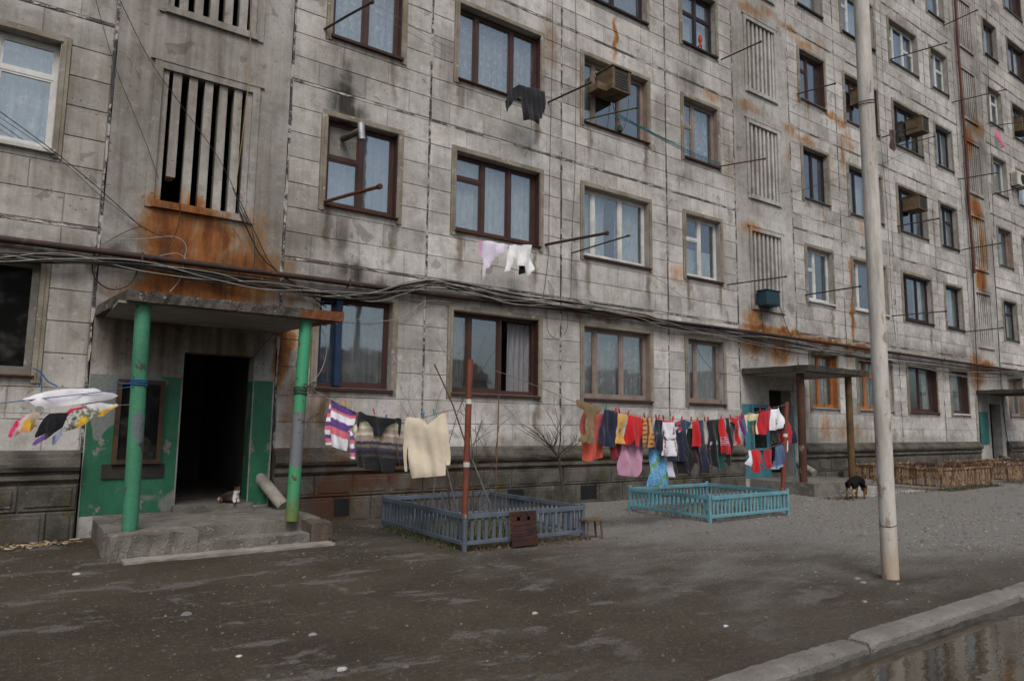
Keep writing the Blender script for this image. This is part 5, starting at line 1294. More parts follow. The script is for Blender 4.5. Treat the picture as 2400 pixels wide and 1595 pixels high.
solo('hanging_toy', MB().tube([a + Vector((0, 0, .18)), a + Vector((0, 0, .08)), a], [.03, .05, .035], 8).tube([a, a + Vector((-.05, 0, -.12))], .022, 6).tube([a, a + Vector((.05, 0, -.12))], .022, 6), simple('orange_red_cloth', (0.45, 0.06, 0.02), (0.3, 0.04, 0.02), 20), 'small orange-red soft toy hanging in an upper window', 'toy')
# ================================================================= LAUNDRY
def plane(A, B):
    A, B = Vector(A), Vector(B); d = Vector((B.x - A.x, B.y - A.y, 0)).normalized(); n = Vector((d.y, -d.x, 0))
    if n.y > 0: n = -n
    return A, d, n
def onplane(pl, x, y, off=0):
    A, d, n = pl; r = _ray(x, y); a = A + n * off
    return CAM + r * ((a - CAM).dot(n) / r.dot(n))
def pip(p, poly):
    c = False; j = len(poly) - 1
    for i in range(len(poly)):
        if (poly[i][1] > p[1]) != (poly[j][1] > p[1]) and p[0] < (poly[j][0] - poly[i][0]) * (p[1] - poly[i][1]) / (poly[j][1] - poly[i][1]) + poly[i][0]: c = not c
        j = i
    return c
def segd(p, a, b):
    vx, vy = b[0] - a[0], b[1] - a[1]; L2 = vx * vx + vy * vy
    t = 0 if L2 == 0 else max(0, min(1, ((p[0] - a[0]) * vx + (p[1] - a[1]) * vy) / L2))
    return math.hypot(p[0] - a[0] - t * vx, p[1] - a[1] - t * vy)
def sheet_mb(pl, polys, zm, colf, off=0.0, fold=.022, freq=24, thick=.008, step=.028):
    """cloth panels (closed two-sided) hung in a vertical plane; polys in measured picture points"""
    ox, oy, sc = zm
    A, d, n = pl
    mb = MB(); mb.col = []
    allz = []
    P2 = []
    for poly in polys:
        q = []
        for (x, y) in poly:
            w_ = onplane(pl, ox + x / sc, oy + y / sc, off); q.append(((w_ - A).dot(d), w_.z))
        P2.append(q); allz += [z for _, z in q]
    zt, zb = max(allz), min(allz); ph = U(0, 6.28)
    for q in P2:
        m = len(q); out = []
        for i in range(m):
            a, b = q[i], q[(i + 1) % m]; L_ = math.hypot(b[0] - a[0], b[1] - a[1]); k = max(1, int(L_ / step))
            for t in range(k): out.append((a[0] + (b[0] - a[0]) * t / k + U(-.002, .002), a[1] + (b[1] - a[1]) * t / k + U(-.002, .002)))
        xs_ = [p[0] for p in out]; zs_ = [p[1] for p in out]; inn = []
        x = min(xs_)
        while x < max(xs_):
            z = min(zs_)
            while z < max(zs_):
                p = (x + U(-.006, .006), z + U(-.006, .006))
                if pip(p, out) and min(segd(p, out[i], out[(i + 1) % len(out)]) for i in range(len(out))) > step * .45: inn.append(p)
                z += step
            x += step
        nv = len(out)
        r = delaunay_2d_cdt([Vector(p) for p in out + inn], [(i, (i + 1) % nv) for i in range(nv)], [], 1, 1e-5)
        vs2, faces = r[0], r[2]
        fr = {}; bk = {}
        for i, p in enumerate(vs2):
            pp = (p[0], p[1]); dist = min(segd(pp, out[k], out[(k + 1) % nv]) for k in range(nv))
            dep = min(1, (zt - pp[1]) / max(.05, zt - zb)); 
            f_ = fold * (.35 + dep) * (math.sin(pp[0] * freq + ph + 1.3 * math.sin(pp[1] * 7 + ph)) + .5 * math.sin(pp[0] * freq * 2.3 + 2 * ph + pp[1] * 9)) + .01 * math.sin(pp[1] * 13 + pp[0] * 5)
            pf = max(.0016, thick * min(1, dist / .03))
            base_ = A + d * pp[0] + n * off; base_ = Vector((base_.x, base_.y, pp[1]))
            sc_ = proj(base_ + n * 0)
            c = colf((sc_[0] - ox) * sc, (sc_[1] - oy) * sc)
            fr[i] = len(mb.v); mb.v.append(base_ + n * (f_ + pf)); mb.col.append(c)
            bk[i] = len(mb.v); mb.v.append(base_ + n * (f_ - pf)); mb.col.append(c)
        for f in faces:
            mb.f.append(tuple(fr[i] for i in f)); b_ = tuple(bk[i] for i in reversed(f))
            if set(b_) != set(fr[i] for i in f): mb.f.append(b_)
    mb.sm = True
    return mb
def C_(*c): return lambda x, y: c
def garment(name, label, cat, pl, polys, zm, col, off=0.0, **k):
    if not isinstance(polys[0][0], (tuple, list)): polys = [polys]
    colf = col if callable(col) else (lambda x, y: col)
    o = solo(name, sheet_mb(pl, polys, zm, colf, off, **k), M['cloth'], label, cat)
    o['group'] = 'laundry on the washing lines'
    return o
PL2 = plane((-1.15, -3.28, 0), (5.22, -3.19, 0))
Z1 = (1330, 920, 6.729); Z2 = (1600, 930, 7.84)
def striped_y(bands):
    def f(x, y):
        for (b, c) in bands:
            if y < b: return c
        return bands[-1][1]
    return f
_RED, NAVY, BLK, WHT, CRM = (.5, .012, .014), (.012, .016, .04), (.008, .008, .011), (.72, .73, .78), (.66, .55, .36)
g = garment; RED = _RED
g('coral_shirt', 'coral red shirt behind the brown cardigan, leftmost on the long line', 'shirt', PL2, [[(255, 280), (420, 300), (545, 330), (552, 640), (552, 1010), (470, 1062), (330, 1085), (250, 1060), (235, 720), (190, 560)]], Z1, lambda x, y: (.6, .1, .06) if y > 800 else (.5, .12, .1), -.10)
g('brown_cardigan', 'olive brown cardigan twisted over the left end of the long line', 'cardigan', PL2, [[(118, 120), (160, 105), (350, 175), (540, 262), (440, 375), (410, 380), (400, 790), (330, 800), (200, 770), (185, 740), (230, 650), (265, 640), (290, 330), (260, 275), (150, 210)]], Z1, (.2, .14, .07), .03, fold=.02, freq=45)
g('navy_skirt', 'flared navy skirt next to the ochre dress', 'skirt', PL2, [(575, 255), (770, 300), (785, 380), (720, 860), (640, 850), (550, 830), (460, 800)], Z1, NAVY)
g('ochre_dress', 'small ochre yellow dress with a dark printed strip', 'dress', PL2, [(785, 325), (850, 335), (950, 345), (920, 430), (890, 640), (905, 805), (735, 795), (780, 520), (782, 400)], Z1, lambda x, y: (.09, .07, .06) if 800 < x < 832 and 465 < y < 635 and int(y / 14) % 3 else (.6, .34, .09), .02)
g('red_trousers', 'bright red trousers between the ochre dress and plaid shorts', 'trousers', PL2, [(965, 350), (1165, 385), (1172, 600), (1175, 850), (1065, 850), (1055, 690), (1000, 835), (900, 805), (930, 560)], Z1, RED, .02)
g('plaid_shorts', 'yellow and brown plaid shorts on the long line', 'shorts', PL2, [(1185, 385), (1360, 402), (1365, 865), (1270, 862), (1175, 850)], Z1, lambda x, y: (.14, .03, .02) if int(x / 26) % 3 == 0 else ((.1, .06, .03) if int(y / 24) % 3 == 0 and int(x / 52) % 2 else (.55, .3, .1)), .02, step=.018)
g('pink_pyjamas', 'pale pink trousers hanging lowest beneath the red trousers', 'trousers', PL2, [(960, 345), (1180, 390), (1218, 880), (1112, 1325), (955, 1315), (778, 1285), (850, 800)], Z1, (.5, .27, .38), -.10)
g('maroon_tights', 'dark red tights hanging behind the navy skirt', 'tights', PL2, [[(640, 300), (780, 320), (785, 820), (742, 1072), (682, 1072), (645, 850)], [(800, 420), (855, 420), (850, 820), (825, 1032), (790, 1030)]], Z1, (.2, .015, .03), -.08)
g('dark_jeans', 'small dark blue jeans left of the white track top', 'jeans', PL2, [(1390, 420), (1510, 432), (1490, 700), (1480, 900), (1445, 905), (1432, 780), (1402, 910), (1300, 880), (1362, 640)], Z1, lambda x, y: (.1, .11, .14) if abs(y - 640 - 8 * math.sin(x / 25)) < 9 else (.013, .014, .028), .0)
g('blue_print_cloth', 'long light blue printed cloth with green squares', 'cloth', PL2, [(1385, 430), (1500, 440), (1545, 1000), (1565, 1502), (1430, 1490), (1287, 1475), (1310, 1100), (1275, 890)], Z1, lambda x, y: (.12, .28, .12) if (int(x / 60) + int(y / 85)) % 5 == 0 else ((.06, .2, .45) if (int(x / 14) + int(y / 16)) % 3 == 0 else (.16, .4, .62)), -.09, step=.02)
g('track_shirt', 'white child track top with dark red side stripes', 'shirt', PL2, [(1505, 430), (1680, 450), (1710, 690), (1690, 712), (1640, 730), (1600, 718), (1560, 730), (1500, 690)], Z1, lambda x, y: (.3, .06, .07) if 540 < y < 660 and (abs(x - 1530) < 5 or abs(x - 1512) < 4 or abs(x - 1660) < 5 or abs(x - 1677) < 4) else ((.6, .02, .03) if y < 462 else WHT), .03, step=.016)
g('white_track_skirt', 'white track shorts with dark red stripes, below the track top', 'shorts', PL2, [(1500, 600), (1700, 600), (1700, 720), (1727, 990), (1600, 1000), (1480, 985), (1490, 720)], Z1, lambda x, y: (.3, .05, .06) if abs(x - 1508 + (y - 750) * .02) < 6 or abs(x - 1527) < 5 or abs(x - 1685 - (y - 750) * .09) < 6 or abs(x - 1668 - (y - 750) * .09) < 5 else WHT, .0, step=.016)
g('white_underskirt', 'white cloth hanging lowest beside the light blue print', 'cloth', PL2, [(1545, 700), (1640, 700), (1652, 1090), (1692, 1325), (1560, 1325)], Z1, (.6, .61, .72), -.06)
g('navy_jacket', 'dark navy hooded jacket with a red and white badge', 'jacket', PL2, [(1690, 480), (1790, 420), (1850, 422), (1950, 470), (1890, 580), (1882, 600), (1897, 930), (1840, 925), (1850, 1082), (1700, 1082), (1590, 1080), (1590, 1000), (1725, 990), (1702, 700)], Z1, lambda x, y: (.6, .04, .04) if math.hypot(x - 1765, y - 570) < 24 or math.hypot(x - 1735, y - 485) < 26 else (WHT if math.hypot(x - 1718, y - 550) < 24 or math.hypot(x - 1765, y - 608) < 14 else ((.02, .05, .1) if y < 600 else NAVY)), .0, step=.02)
g('black_trousers', 'black trousers below the navy jacket', 'trousers', PL2, [(1700, 900), (1880, 900), (1895, 1272), (1690, 1270)], Z1, BLK, -.05)
g('cream_cloth', 'small cream triangle of cloth between the jacket and red leggings', 'cloth', PL2, [(1945, 470), (1965, 630), (1880, 622)], Z1, CRM, -.06)
g('black_leggings', 'thin black leggings left of the red leggings', 'leggings', PL2, [(1890, 560), (1970, 560), (1980, 1000), (1942, 1300), (1905, 1300), (1890, 1000)], Z1, BLK, -.04)
g('red_leggings', 'plain bright red leggings in the middle of the long line', 'leggings', PL2, [(1962, 445), (2065, 445), (2092, 835), (2040, 845), (1985, 850)], Z1, RED, .02)
g('navy_tights', 'long navy tights right of the plain red leggings', 'tights', PL2, [(292, 430), (385, 430), (395, 600), (472, 1200), (450, 1390), (362, 1390), (312, 860), (290, 600)], Z2, lambda x, y: (.02, .03, .08) if y < 750 else NAVY)
g('maroon_leggings', 'dark wine leggings hidden behind the red leggings', 'leggings', PL2, [(160, 700), (300, 700), (330, 1150), (320, 1430), (275, 1430), (255, 1200), (150, 1180)], Z2, (.03, .006, .008), -.06)
g('ivory_strip', 'narrow ivory strip between the navy and black tights', 'cloth', PL2, [(400, 435), (462, 445), (468, 640)], Z2, (.55, .5, .4), -.03)
g('black_tights', 'black tights with small white and red patterns', 'tights', PL2, [(468, 430), (572, 418), (640, 700), (640, 1300), (560, 1260), (500, 1230), (470, 900)], Z2, lambda x, y: (.5, .5, .6) if 810 < y < 880 and abs((x - 500) % 100 - 10) < 22 else ((.3, .05, .02) if 920 < y < 970 and abs((x - 505) % 100) < 22 else BLK), step=.018)
g('green_tights', 'dark green tights beside the red striped stockings', 'tights', PL2, [(578, 410), (672, 408), (690, 700), (772, 1250), (690, 1382), (640, 1350), (600, 700)], Z2, (.008, .06, .05), -.03)
g('red_striped_stockings', 'red stockings with pink and dark stripes at the calf', 'stockings', PL2, [(668, 398), (750, 393), (800, 620), (842, 700), (855, 1050), (792, 1052), (780, 920), (762, 1050), (720, 1042), (702, 800), (680, 560)], Z2, lambda x, y: ((.6, .3, .38) if int(y / 17) % 2 else (.3, .02, .03)) if 715 < y < 900 else RED, .03, step=.016)
g('black_stockings', 'black stockings right of the red striped stockings', 'stockings', PL2, [(765, 390), (835, 388), (872, 560), (915, 900), (902, 1200), (812, 1305), (790, 1050), (850, 1000), (820, 600)], Z2, BLK)
g('slate_sock', 'slate grey sock beside the red scarf', 'sock', PL2, [(868, 450), (962, 470), (962, 850), (920, 850)], Z2, (.05, .055, .07))
g('red_scarf', 'thin red scarf draped over the line left of the purple one', 'scarf', PL2, [(825, 368), (900, 380), (1010, 390), (985, 450), (1080, 820), (1040, 880), (980, 560), (900, 440)], Z2, RED, .03)
g('pink_sock', 'pale pink sock under the red scarf', 'sock', PL2, [(955, 540), (1000, 590), (1012, 900), (930, 888), (968, 820)], Z2, (.6, .2, .2))
g('purple_scarf', 'purple and crimson scarf with one long hanging end', 'scarf', PL2, [(955, 345), (1040, 360), (1135, 345), (1090, 450), (1195, 860), (1190, 912), (1150, 900), (1050, 480), (1000, 400)], Z2, lambda x, y: (.35, .02, .06) if x < 1060 and y < 460 else (.12, .015, .16), .02)
g('cream_cardigan', 'cream cardigan with dangling sleeves near the right red pole', 'cardigan', PL2, [(1130, 330), (1240, 288), (1330, 310), (1398, 300), (1400, 600), (1362, 682), (1312, 682), (1350, 420), (1242, 440), (1190, 400), (1172, 742), (1130, 600), (1142, 420)], Z2, CRM, .0)
g('tan_bag', 'tan cloth hanging under the cream cardigan', 'cloth', PL2, [(1275, 530), (1332, 480), (1312, 700), (1258, 740)], Z2, (.28, .15, .06), -.03)
g('crimson_trousers', 'crimson trousers between the cream cardigan and white jacket', 'trousers', PL2, [(1408, 300), (1460, 262), (1605, 240), (1618, 612), (1545, 602), (1530, 690), (1370, 692), (1400, 480)], Z2, (.42, .008, .02), .02)
g('white_jacket', 'white jacket with faint grey lettering beside the right red pole', 'jacket', PL2, [(1618, 228), (1752, 218), (1780, 178), (1842, 380), (1852, 480), (1800, 570), (1720, 610), (1610, 612)], Z2, lambda x, y: (.3, .3, .32) if 410 < y < 510 and 1680 < x < 1755 and int(y / 14) % 2 else WHT, .02, step=.018)
g('black_cloth', 'black square of cloth below the white jacket', 'cloth', PL2, [(1600, 560), (1800, 560), (1782, 700), (1732, 840), (1600, 880)], Z2, (.012, .014, .012), -.03)
g('red_jacket', 'red and navy jacket hanging behind the right red pole', 'jacket', PL2, [(1850, 560), (1910, 365), (1960, 440), (2030, 620), (2066, 750), (2062, 842), (1970, 880), (1960, 840), (1900, 800), (1725, 842)], Z2, lambda x, y: NAVY if x > 1985 + (y - 500) * .06 else (.42, .012, .025), -.12)
g('white_bundle', 'white cloth at the left end of the short lower line', 'cloth', PL2, [(1225, 965), (1272, 980), (1292, 1150), (1252, 1300), (1150, 1220), (1192, 1100)], Z2, WHT, .03)
g('red_sweater', 'bright red sweater with a dangling sleeve on the lower line', 'sweater', PL2, [(1268, 968), (1390, 958), (1452, 1000), (1505, 1315), (1470, 1312), (1392, 1150), (1382, 1392), (1280, 1360), (1292, 1100)], Z2, lambda x, y: (.45, .008, .015) if x > 1390 else RED, .04)
g('dark_red_shorts', 'dark red shorts left of the denim shorts on the lower line', 'shorts', PL2, [(1488, 988), (1622, 950), (1660, 1272), (1540, 1312)], Z2, (.36, .01, .025), .03)
g('denim_shorts', 'blue denim shorts with white hem stripes at the right red pole', 'shorts', PL2, [(1678, 920), (1832, 868), (1862, 1100), (1862, 1280), (1812, 1312), (1632, 1335), (1700, 1150)], Z2, lambda x, y: (.4, .43, .5) if abs(y - 1295 + (x - 1630) * .17) < 9 or abs(y - 1325 + (x - 1630) * .17) < 7 else (.06, .11, .22), .03, step=.018)
g('white_rag', 'thin white rag behind the right red pole', 'cloth', PL2, [(1908, 795), (1952, 800), (1930, 1000), (1890, 1022)], Z2, WHT, -.03)
# washing lines
def line(label, pl, pts, r, m_, off=0.0): return solo('washing_line', MB().tube(smooth([onplane(pl, x, y, off) for x, y in pts]), r, 6), M[m_], label, 'washing line')
L2 = [(1102, 848), (1180, 875), (1260, 905), (1345, 940), (1420, 957), (1480, 971), (1560, 980), (1640, 984), (1700, 980), (1760, 968), (1810, 955), (1842, 948)]
line('long washing line strung between the two red poles', PL2, L2, .004, 'ropegrey')
line('short lower washing line ending at the right red pole', PL2, [(1752, 1053), (1790, 1052), (1838, 1036)], .004, 'ropegrey', .03)
PEGM = {k: simple('peg_' + k, c, tuple(v * .7 for v in c), 20, .45, 0) for k, c in (('red', (.55, .05, .06)), ('green', (.03, .3, .2)), ('blue', (.05, .2, .5)), ('yellow', (.55, .35, .04)), ('white', (.65, .65, .65)))}
def peg(p, d, m_, label, group):
    up = Vector((U(-.25, .25), 0, 1)).normalized()
    mb = MB(); mb.box(-.006, .006, -.010, -.003, -.03, .045); mb.box(-.006, .006, .003, .010, -.03, .045); mb.box(-.007, .007, -.004, .004, .0, .012)
    M_ = Matrix.Translation(p) @ d.to_track_quat('X', 'Z').to_matrix().to_4x4() @ Matrix.Rotation(U(-.35, .35), 4, 'Y')
    mb.xf(M_)
    solo('clothes_peg', mb, PEGM[m_], label, 'peg', p, group)
def at_line(L_, x):
    for (a, b) in zip(L_[:-1], L_[1:]):
        if a[0] <= x <= b[0]: return a[1] + (b[1] - a[1]) * (x - a[0]) / (b[0] - a[0])
for x in (1385, 1443, 1452, 1472, 1510, 1538, 1544, 1555, 1577, 1598, 1620, 1634, 1652, 1660, 1690, 1712, 1738, 1782, 1803):
    peg(onplane(PL2, x, at_line(L2, x), .02), PL2[1], 'red', 'small red peg clipping clothes to the long washing line', 'red pegs on the long line')
peg(onplane(PL2, 1420, 955, .02), PL2[1], 'green', 'teal peg at the corner of the navy skirt', 'teal peg')
# line one, from the green post to the red pole
PL1 = plane((-2.56, -1.55, 0), (-1.15, -3.28, 0)); Z4 = (740, 900, 6.197)
PNK, PUR = (.62, .14, .2), (.1, .05, .2)
def tee(x, y):
    v = (y - .42 * (x - 200)) if x < 500 else y - .42 * 300
    if x < 215 and y > 240: 
        return [PUR, PNK, WHT][int((y + 20) / 62) % 3]
    if x > 495 and y > 640: return [PUR, PNK, WHT][int(y / 62) % 3]
    for (b, c) in ((215, WHT), (330, PUR), (372, PNK), (470, WHT), (590, PUR), (700, PNK), (1000, WHT)):
        if v < b: return c
    return WHT
g('striped_tee', 'pink, purple and white striped shirt at the left of the short line', 'shirt', PL1, [[(212, 210), (270, 262), (390, 320), (505, 372), (592, 402), (560, 560), (502, 660), (432, 970), (300, 925), (192, 875), (212, 560)], [(205, 230), (214, 560), (194, 880), (136, 880), (152, 560), (180, 380)], [(500, 640), (560, 790), (572, 1080), (496, 1080), (500, 800)]], Z4, tee, step=.011, fold=.014)
def knit(x, y):
    v = y + ((x - 850) / 300) ** 2 * 55
    v = y - .0 + (-40 if x < 600 else 0) - ((x - 850) * .10 if x > 850 else 0)
    for (b, c) in ((545, (.12, .12, .13)), (640, (.62, .58, .42)), (700, (.38, .3, .26)), (735, (.5, .45, .36)), (825, (.27, .21, .17)), (868, (.03, .026, .05)), (915, (.13, .12, .09)), (955, (.04, .03, .06)), (1010, (.016, .016, .018)), (1050, (.04, .04, .04))):
        if v < b: return c
    return (.008, .008, .009)
g('striped_knit_top', 'grey, cream and black banded knit top hanging on the short line', 'sweater', PL1, [[(612, 440), (700, 460), (1210, 540), (1222, 760), (1172, 1100), (1122, 1290), (850, 1250), (582, 1200), (576, 860), (602, 680), (620, 480)], [(1215, 640), (1262, 640), (1275, 930), (1275, 1080), (1250, 1182), (1208, 1182)], [(545, 470), (600, 430), (612, 640), (580, 860), (530, 640)]], Z4, knit, -.03, step=.012)
g('black_briefs', 'black briefs pegged in front of the banded knit top', 'briefs', PL1, [(610, 402), (660, 395), (730, 440), (900, 480), (1150, 502), (1200, 485), (1252, 500), (1258, 560), (1224, 760), (1205, 700), (1212, 590), (1180, 540), (1080, 590), (1000, 640), (972, 760), (900, 757), (830, 745), (820, 640), (740, 540), (650, 480), (612, 660), (590, 600)], Z4, BLK, .03)
g('cream_sweater', 'plain cream sweater with long sleeves left of the red pole', 'sweater', PL1, [[(1312, 490), (1360, 475), (1470, 490), (1560, 480), (1618, 590), (1700, 525), (1790, 450), (1880, 388), (1902, 500), (1922, 740), (1882, 752), (1895, 1322), (1650, 1345), (1402, 1362), (1362, 1200), (1342, 820), (1330, 560)], [(1312, 500), (1340, 540), (1346, 820), (1328, 1000), (1322, 1265), (1286, 1265), (1266, 900), (1292, 640)], [(1890, 480), (1930, 730), (1952, 1050), (1942, 1175), (1897, 1175), (1882, 760)]], Z4, (.6, .52, .4), .0, fold=.012, freq=18)
line('short washing line from the right green post to the near red pole', PL1, [(700, 897), (735, 914), (772, 934), (835, 966), (860, 972), (945, 983), (985, 980), (1045, 963), (1070, 962), (1092, 975)], .005, 'ropegrey')
for (x, y, m_, lb) in ((786, 930, 'green', 'green peg on the striped shirt'), (809, 946, 'yellow', 'yellow peg on the striped shirt'), (829, 955, 'white', 'white peg at the right shoulder of the striped shirt'), (877, 966, 'red', 'red peg on the black briefs'), (904, 979, 'blue', 'blue peg on the black briefs'), (993, 973, 'blue', 'pale blue peg at the collar of the cream sweater'), (1017, 967, 'green', 'teal peg on the shoulder of the cream sweater')):
    peg(onplane(PL1, x, y, .02), PL1[1], m_, lb, 'pegs on the short line')
# line zero at the left edge, blown by the wind
PL0 = plane((-6.5, -1.49, 0), (-4.38, -1.49, 0)); Z3 = (0, 880, 7.84)
FLO = lambda x, y: (.5, .5, .48) if mnoise.noise(Vector((x * .03, y * .03, 0))) > -.02 else (.14, .15, .08)
g('white_sheet', 'white sheet blown flat along the line at the left edge', 'sheet', PL0, [(410, 430), (640, 350), (880, 280), (1280, 230), (1480, 236), (1720, 230), (1800, 245), (1870, 295), (2090, 320), (2175, 370), (2060, 430), (1680, 490), (1440, 520), (900, 580), (820, 600), (770, 560), (650, 560), (560, 500)], Z3, (.75, .73, .77), .0, fold=.02, freq=14)
g('bright_scarf', 'pink, orange and yellow scarf fluttering at the left edge', 'scarf', PL0, [(140, 1110), (190, 1000), (290, 830), (370, 790), (430, 740), (520, 700), (670, 662), (742, 690), (720, 760), (600, 1000), (530, 1052), (430, 1010), (300, 1100), (200, 1140)], Z3, lambda x, y: (.62, .03, .12) if x + .6 * y < 880 else ((.6, .5, .5) if x + .6 * y < 960 else ((.62, .25, .08) if (x - y) < -480 else ((.6, .36, .04) if (x - y) < -250 else (.5, .4, .3)))), .02, fold=.02, freq=40, step=.018)
g('black_shirt', 'black shirt fluttering between the bright scarf and floral cloth', 'shirt', PL0, [(652, 1135), (640, 1100), (730, 900), (800, 790), (900, 700), (1050, 680), (1242, 680), (1240, 740), (1150, 950), (1000, 1050), (822, 1190), (852, 1050), (700, 1120)], Z3, BLK, .04, fold=.02, freq=40)
g('purple_rag', 'purple rag hanging below the black shirt', 'cloth', PL0, [(590, 1262), (640, 1190), (860, 1050), (872, 1090), (812, 1180), (640, 1280)], Z3, (.16, .07, .3), .03, step=.018)
g('pale_blue_rag', 'pale blue rag hanging below the floral cloth', 'cloth', PL0, [(950, 1262), (980, 1120), (1150, 950), (1132, 1100), (1000, 1270)], Z3, (.25, .28, .4), .02, step=.018)
g('pink_cloth', 'pink cloth tucked behind the floral cloth', 'cloth', PL0, [(1225, 660), (1300, 600), (1592, 566), (1605, 610), (1320, 660), (1240, 750)], Z3, (.62, .04, .12), .0, step=.018)
g('floral_cloth', 'grey-white floral cloth with yellow edges blowing in the wind', 'cloth', PL0, [(1150, 1000), (1250, 800), (1330, 650), (1600, 585), (1800, 575), (1842, 640), (1700, 760), (1640, 830), (1560, 885), (1420, 965), (1250, 1010), (1170, 1022)], Z3, lambda x, y: (.6, .36, .03) if y > 770 and x > 1400 + (960 - y) * .3 and x < 1660 else FLO(x, y), .04, fold=.02, freq=40, step=.018)
g('yellow_white_cloth', 'white cloth with a yellow underside nearest the left green post', 'cloth', PL0, [(1570, 530), (1850, 490), (2080, 530), (2140, 510), (2182, 545), (2130, 580), (2000, 655), (1900, 742), (1800, 750), (1810, 650), (1600, 575)], Z3, lambda x, y: (.6, .36, .03) if y > 720 - .36 * (x - 1800) * .9 - 60 and x > 1790 else (.62, .62, .6), .02, fold=.02, freq=30, step=.018)
line('thin blue washing line from the left edge to the left green post', PL0, [(-40, 950), (0, 945), (100, 933), (235, 918), (290, 908), (345, 904)], .005, 'ropeblue', .03)
line('lower grey washing line at the left edge', PL0, [(-40, 965), (0, 966), (95, 968), (160, 966), (270, 950), (318, 948)], .004, 'ropegrey')
mb = MB()
for z in (1.86, 1.885, 1.91): mb.tube([Vector((-4.387 + math.cos(i * .5236) * .09, -1.462 + math.sin(i * .5236) * .09, z + .006 * i / 12)) for i in range(14)], .007, 5, False)
mb.tube(smooth([Vector((-4.46, -1.5, 1.88)), Vector((-4.52, -1.4, 1.87)), Vector((-4.6, -1.2, 1.9))]), .007, 5)
solo('rope_knot', mb, M['ropeblue'], 'blue rope wound around the left green post', 'rope')
mb = MB()
for z in (1.83, 1.87, 1.9): mb.tube([Vector((-2.55 + math.cos(i * .5236) * .085, -1.49 + math.sin(i * .5236) * .085, z + .01 * math.sin(i))) for i in range(14)], .008, 5, False)
random.seed(5)
solo('wire_coil', mb, M['iron'], 'dark wire wound around the right green post', 'wire')
mb = MB().tube(smooth([F(722 + U(-10, 22), 905 + U(-12, 14), -1.75) for _ in range(14)]), .006, 5)
solo('wire_tangle', mb, M['iron'], 'tangled knot of dark wire just right of the right green post', 'wire')
mb = MB().tube(smooth([F(77, 862, -.08), F(95, 872, -.09), F(112, 893, -.1), F(135, 905, -.1)]), .009, 6); mb.tube(smooth([F(96, 875, -.1), F(98, 895, -.12), F(97, 920, -.14)]), .006, 5)
solo('rope', mb, M['ropeblue'], 'blue rope tied to the sill of the dark left window', 'rope')
# clothes at upper windows
PLF = plane((0, -.45, 0), (10, -.45, 0)); ID = (0, 0, 1)
g('black_trousers', 'black trousers hanging from an upper window wire, high on the facade', 'trousers', PLF, [(1215, 199), (1278, 215), (1278, 255), (1271, 278), (1263, 279), (1261, 293), (1255, 284), (1228, 281), (1219, 228), (1205, 235), (1187, 264), (1183, 240), (1190, 215)], ID, BLK, fold=.02)
g('lilac_shirt', 'pale lilac shirt blown sideways below a second-floor window', 'shirt', PLF, [(1123, 566), (1143, 564), (1194, 573), (1187, 584), (1151, 614), (1146, 627), (1138, 630), (1134, 659), (1129, 645), (1131, 627), (1134, 604), (1123, 601)], ID, lambda x, y: (.6, .35, .5) if x < 1130 and y < 605 else (.66, .6, .72), fold=.02)
g('white_shirt', 'white shirt beside the pale lilac shirt on the facade', 'shirt', PLF, [(1196, 573), (1247, 574), (1243, 600), (1251, 630), (1238, 647), (1229, 625), (1212, 621), (1203, 602), (1195, 635), (1184, 636), (1190, 600)], ID, (.72, .72, .72), fold=.02)
g('black_sock', 'small black sock behind the white shirt on the facade', 'sock', PLF, [(1216, 615), (1233, 618), (1231, 640), (1217, 643)], ID, BLK, -.05)
PLG = plane((15, -.5, 0), (30, -.5, 0))
g('dark_rag', 'dark maroon cloth hanging right of the tall pole, high up', 'cloth', PLG, [(2084, 303), (2100, 306), (2098, 330), (2100, 350), (2094, 362), (2088, 345), (2084, 330)], ID, (.05, .02, .025), step=.05)
g('pink_towel', 'pink cloth hanging at an upper window near the right edge', 'cloth', PLG, [(2330, 303), (2342, 308), (2350, 335), (2355, 346), (2348, 347), (2340, 325), (2331, 320)], ID, (.55, .12, .2), step=.05)
# ================================================================= ANIMALS
def skin(name, joints, edges, mat, label, cat, loc, rotz, sc=1.0):
    me = bpy.data.meshes.new(name)
    me.from_pydata([tuple(Vector(j[0]) * sc) for j in joints], edges, [])
    o = bpy.data.objects.new(name, me); COL.objects.link(o)
    o.location = loc; o.rotation_euler = (0, 0, rotz)
    o['label'] = label; o['category'] = cat
    md = o.modifiers.new('skin', 'SKIN')
    md.use_smooth_shade = True
    if not me.skin_vertices: me.attributes.new('skin', 'FLOAT', 'POINT')
    for i, j in enumerate(joints):
        r = j[1] if isinstance(j[1], tuple) else (j[1], j[1])
        me.skin_vertices[0].data[i].radius = (r[0] * sc, r[1] * sc)
        me.skin_vertices[0].data[i].use_root = (i == 0)
    sb_ = o.modifiers.new('sub', 'SUBSURF'); sb_.levels = 2; sb_.render_levels = 2
    me.materials.append(mat)
    return o
s = N('dog_coat')
q = s.n('ShaderNodeTexCoord'); xyz = s.sep(q.outputs['Object'])
nz = s.noise(14, 4, .6, q.outputs['Object'])
hz = s.math('ADD', xyz[2], s.math('MULTIPLY', s.math('SUBTRACT', nz, .5), .14))
fur = s.noise(90, 3, .6, q.outputs['Object'])
tan = s.mix(fur, (.1, .05, .022), (.2, .115, .055)); blk = s.mix(fur, (.004, .004, .005), (.014, .012, .011)); s.b.inputs['Specular IOR Level'].default_value = .08
col = s.mix(s.ramp(hz, .2, .27), tan, blk)
col = s.mix(s.math('MULTIPLY', s.ramp(xyz[0], -.18, -.28), s.math('MULTIPLY', s.ramp(hz, .1, .2), s.ramp(hz, .27, .22))), col, (.24, .19, .12))
s.bump(fur, .5, .01)
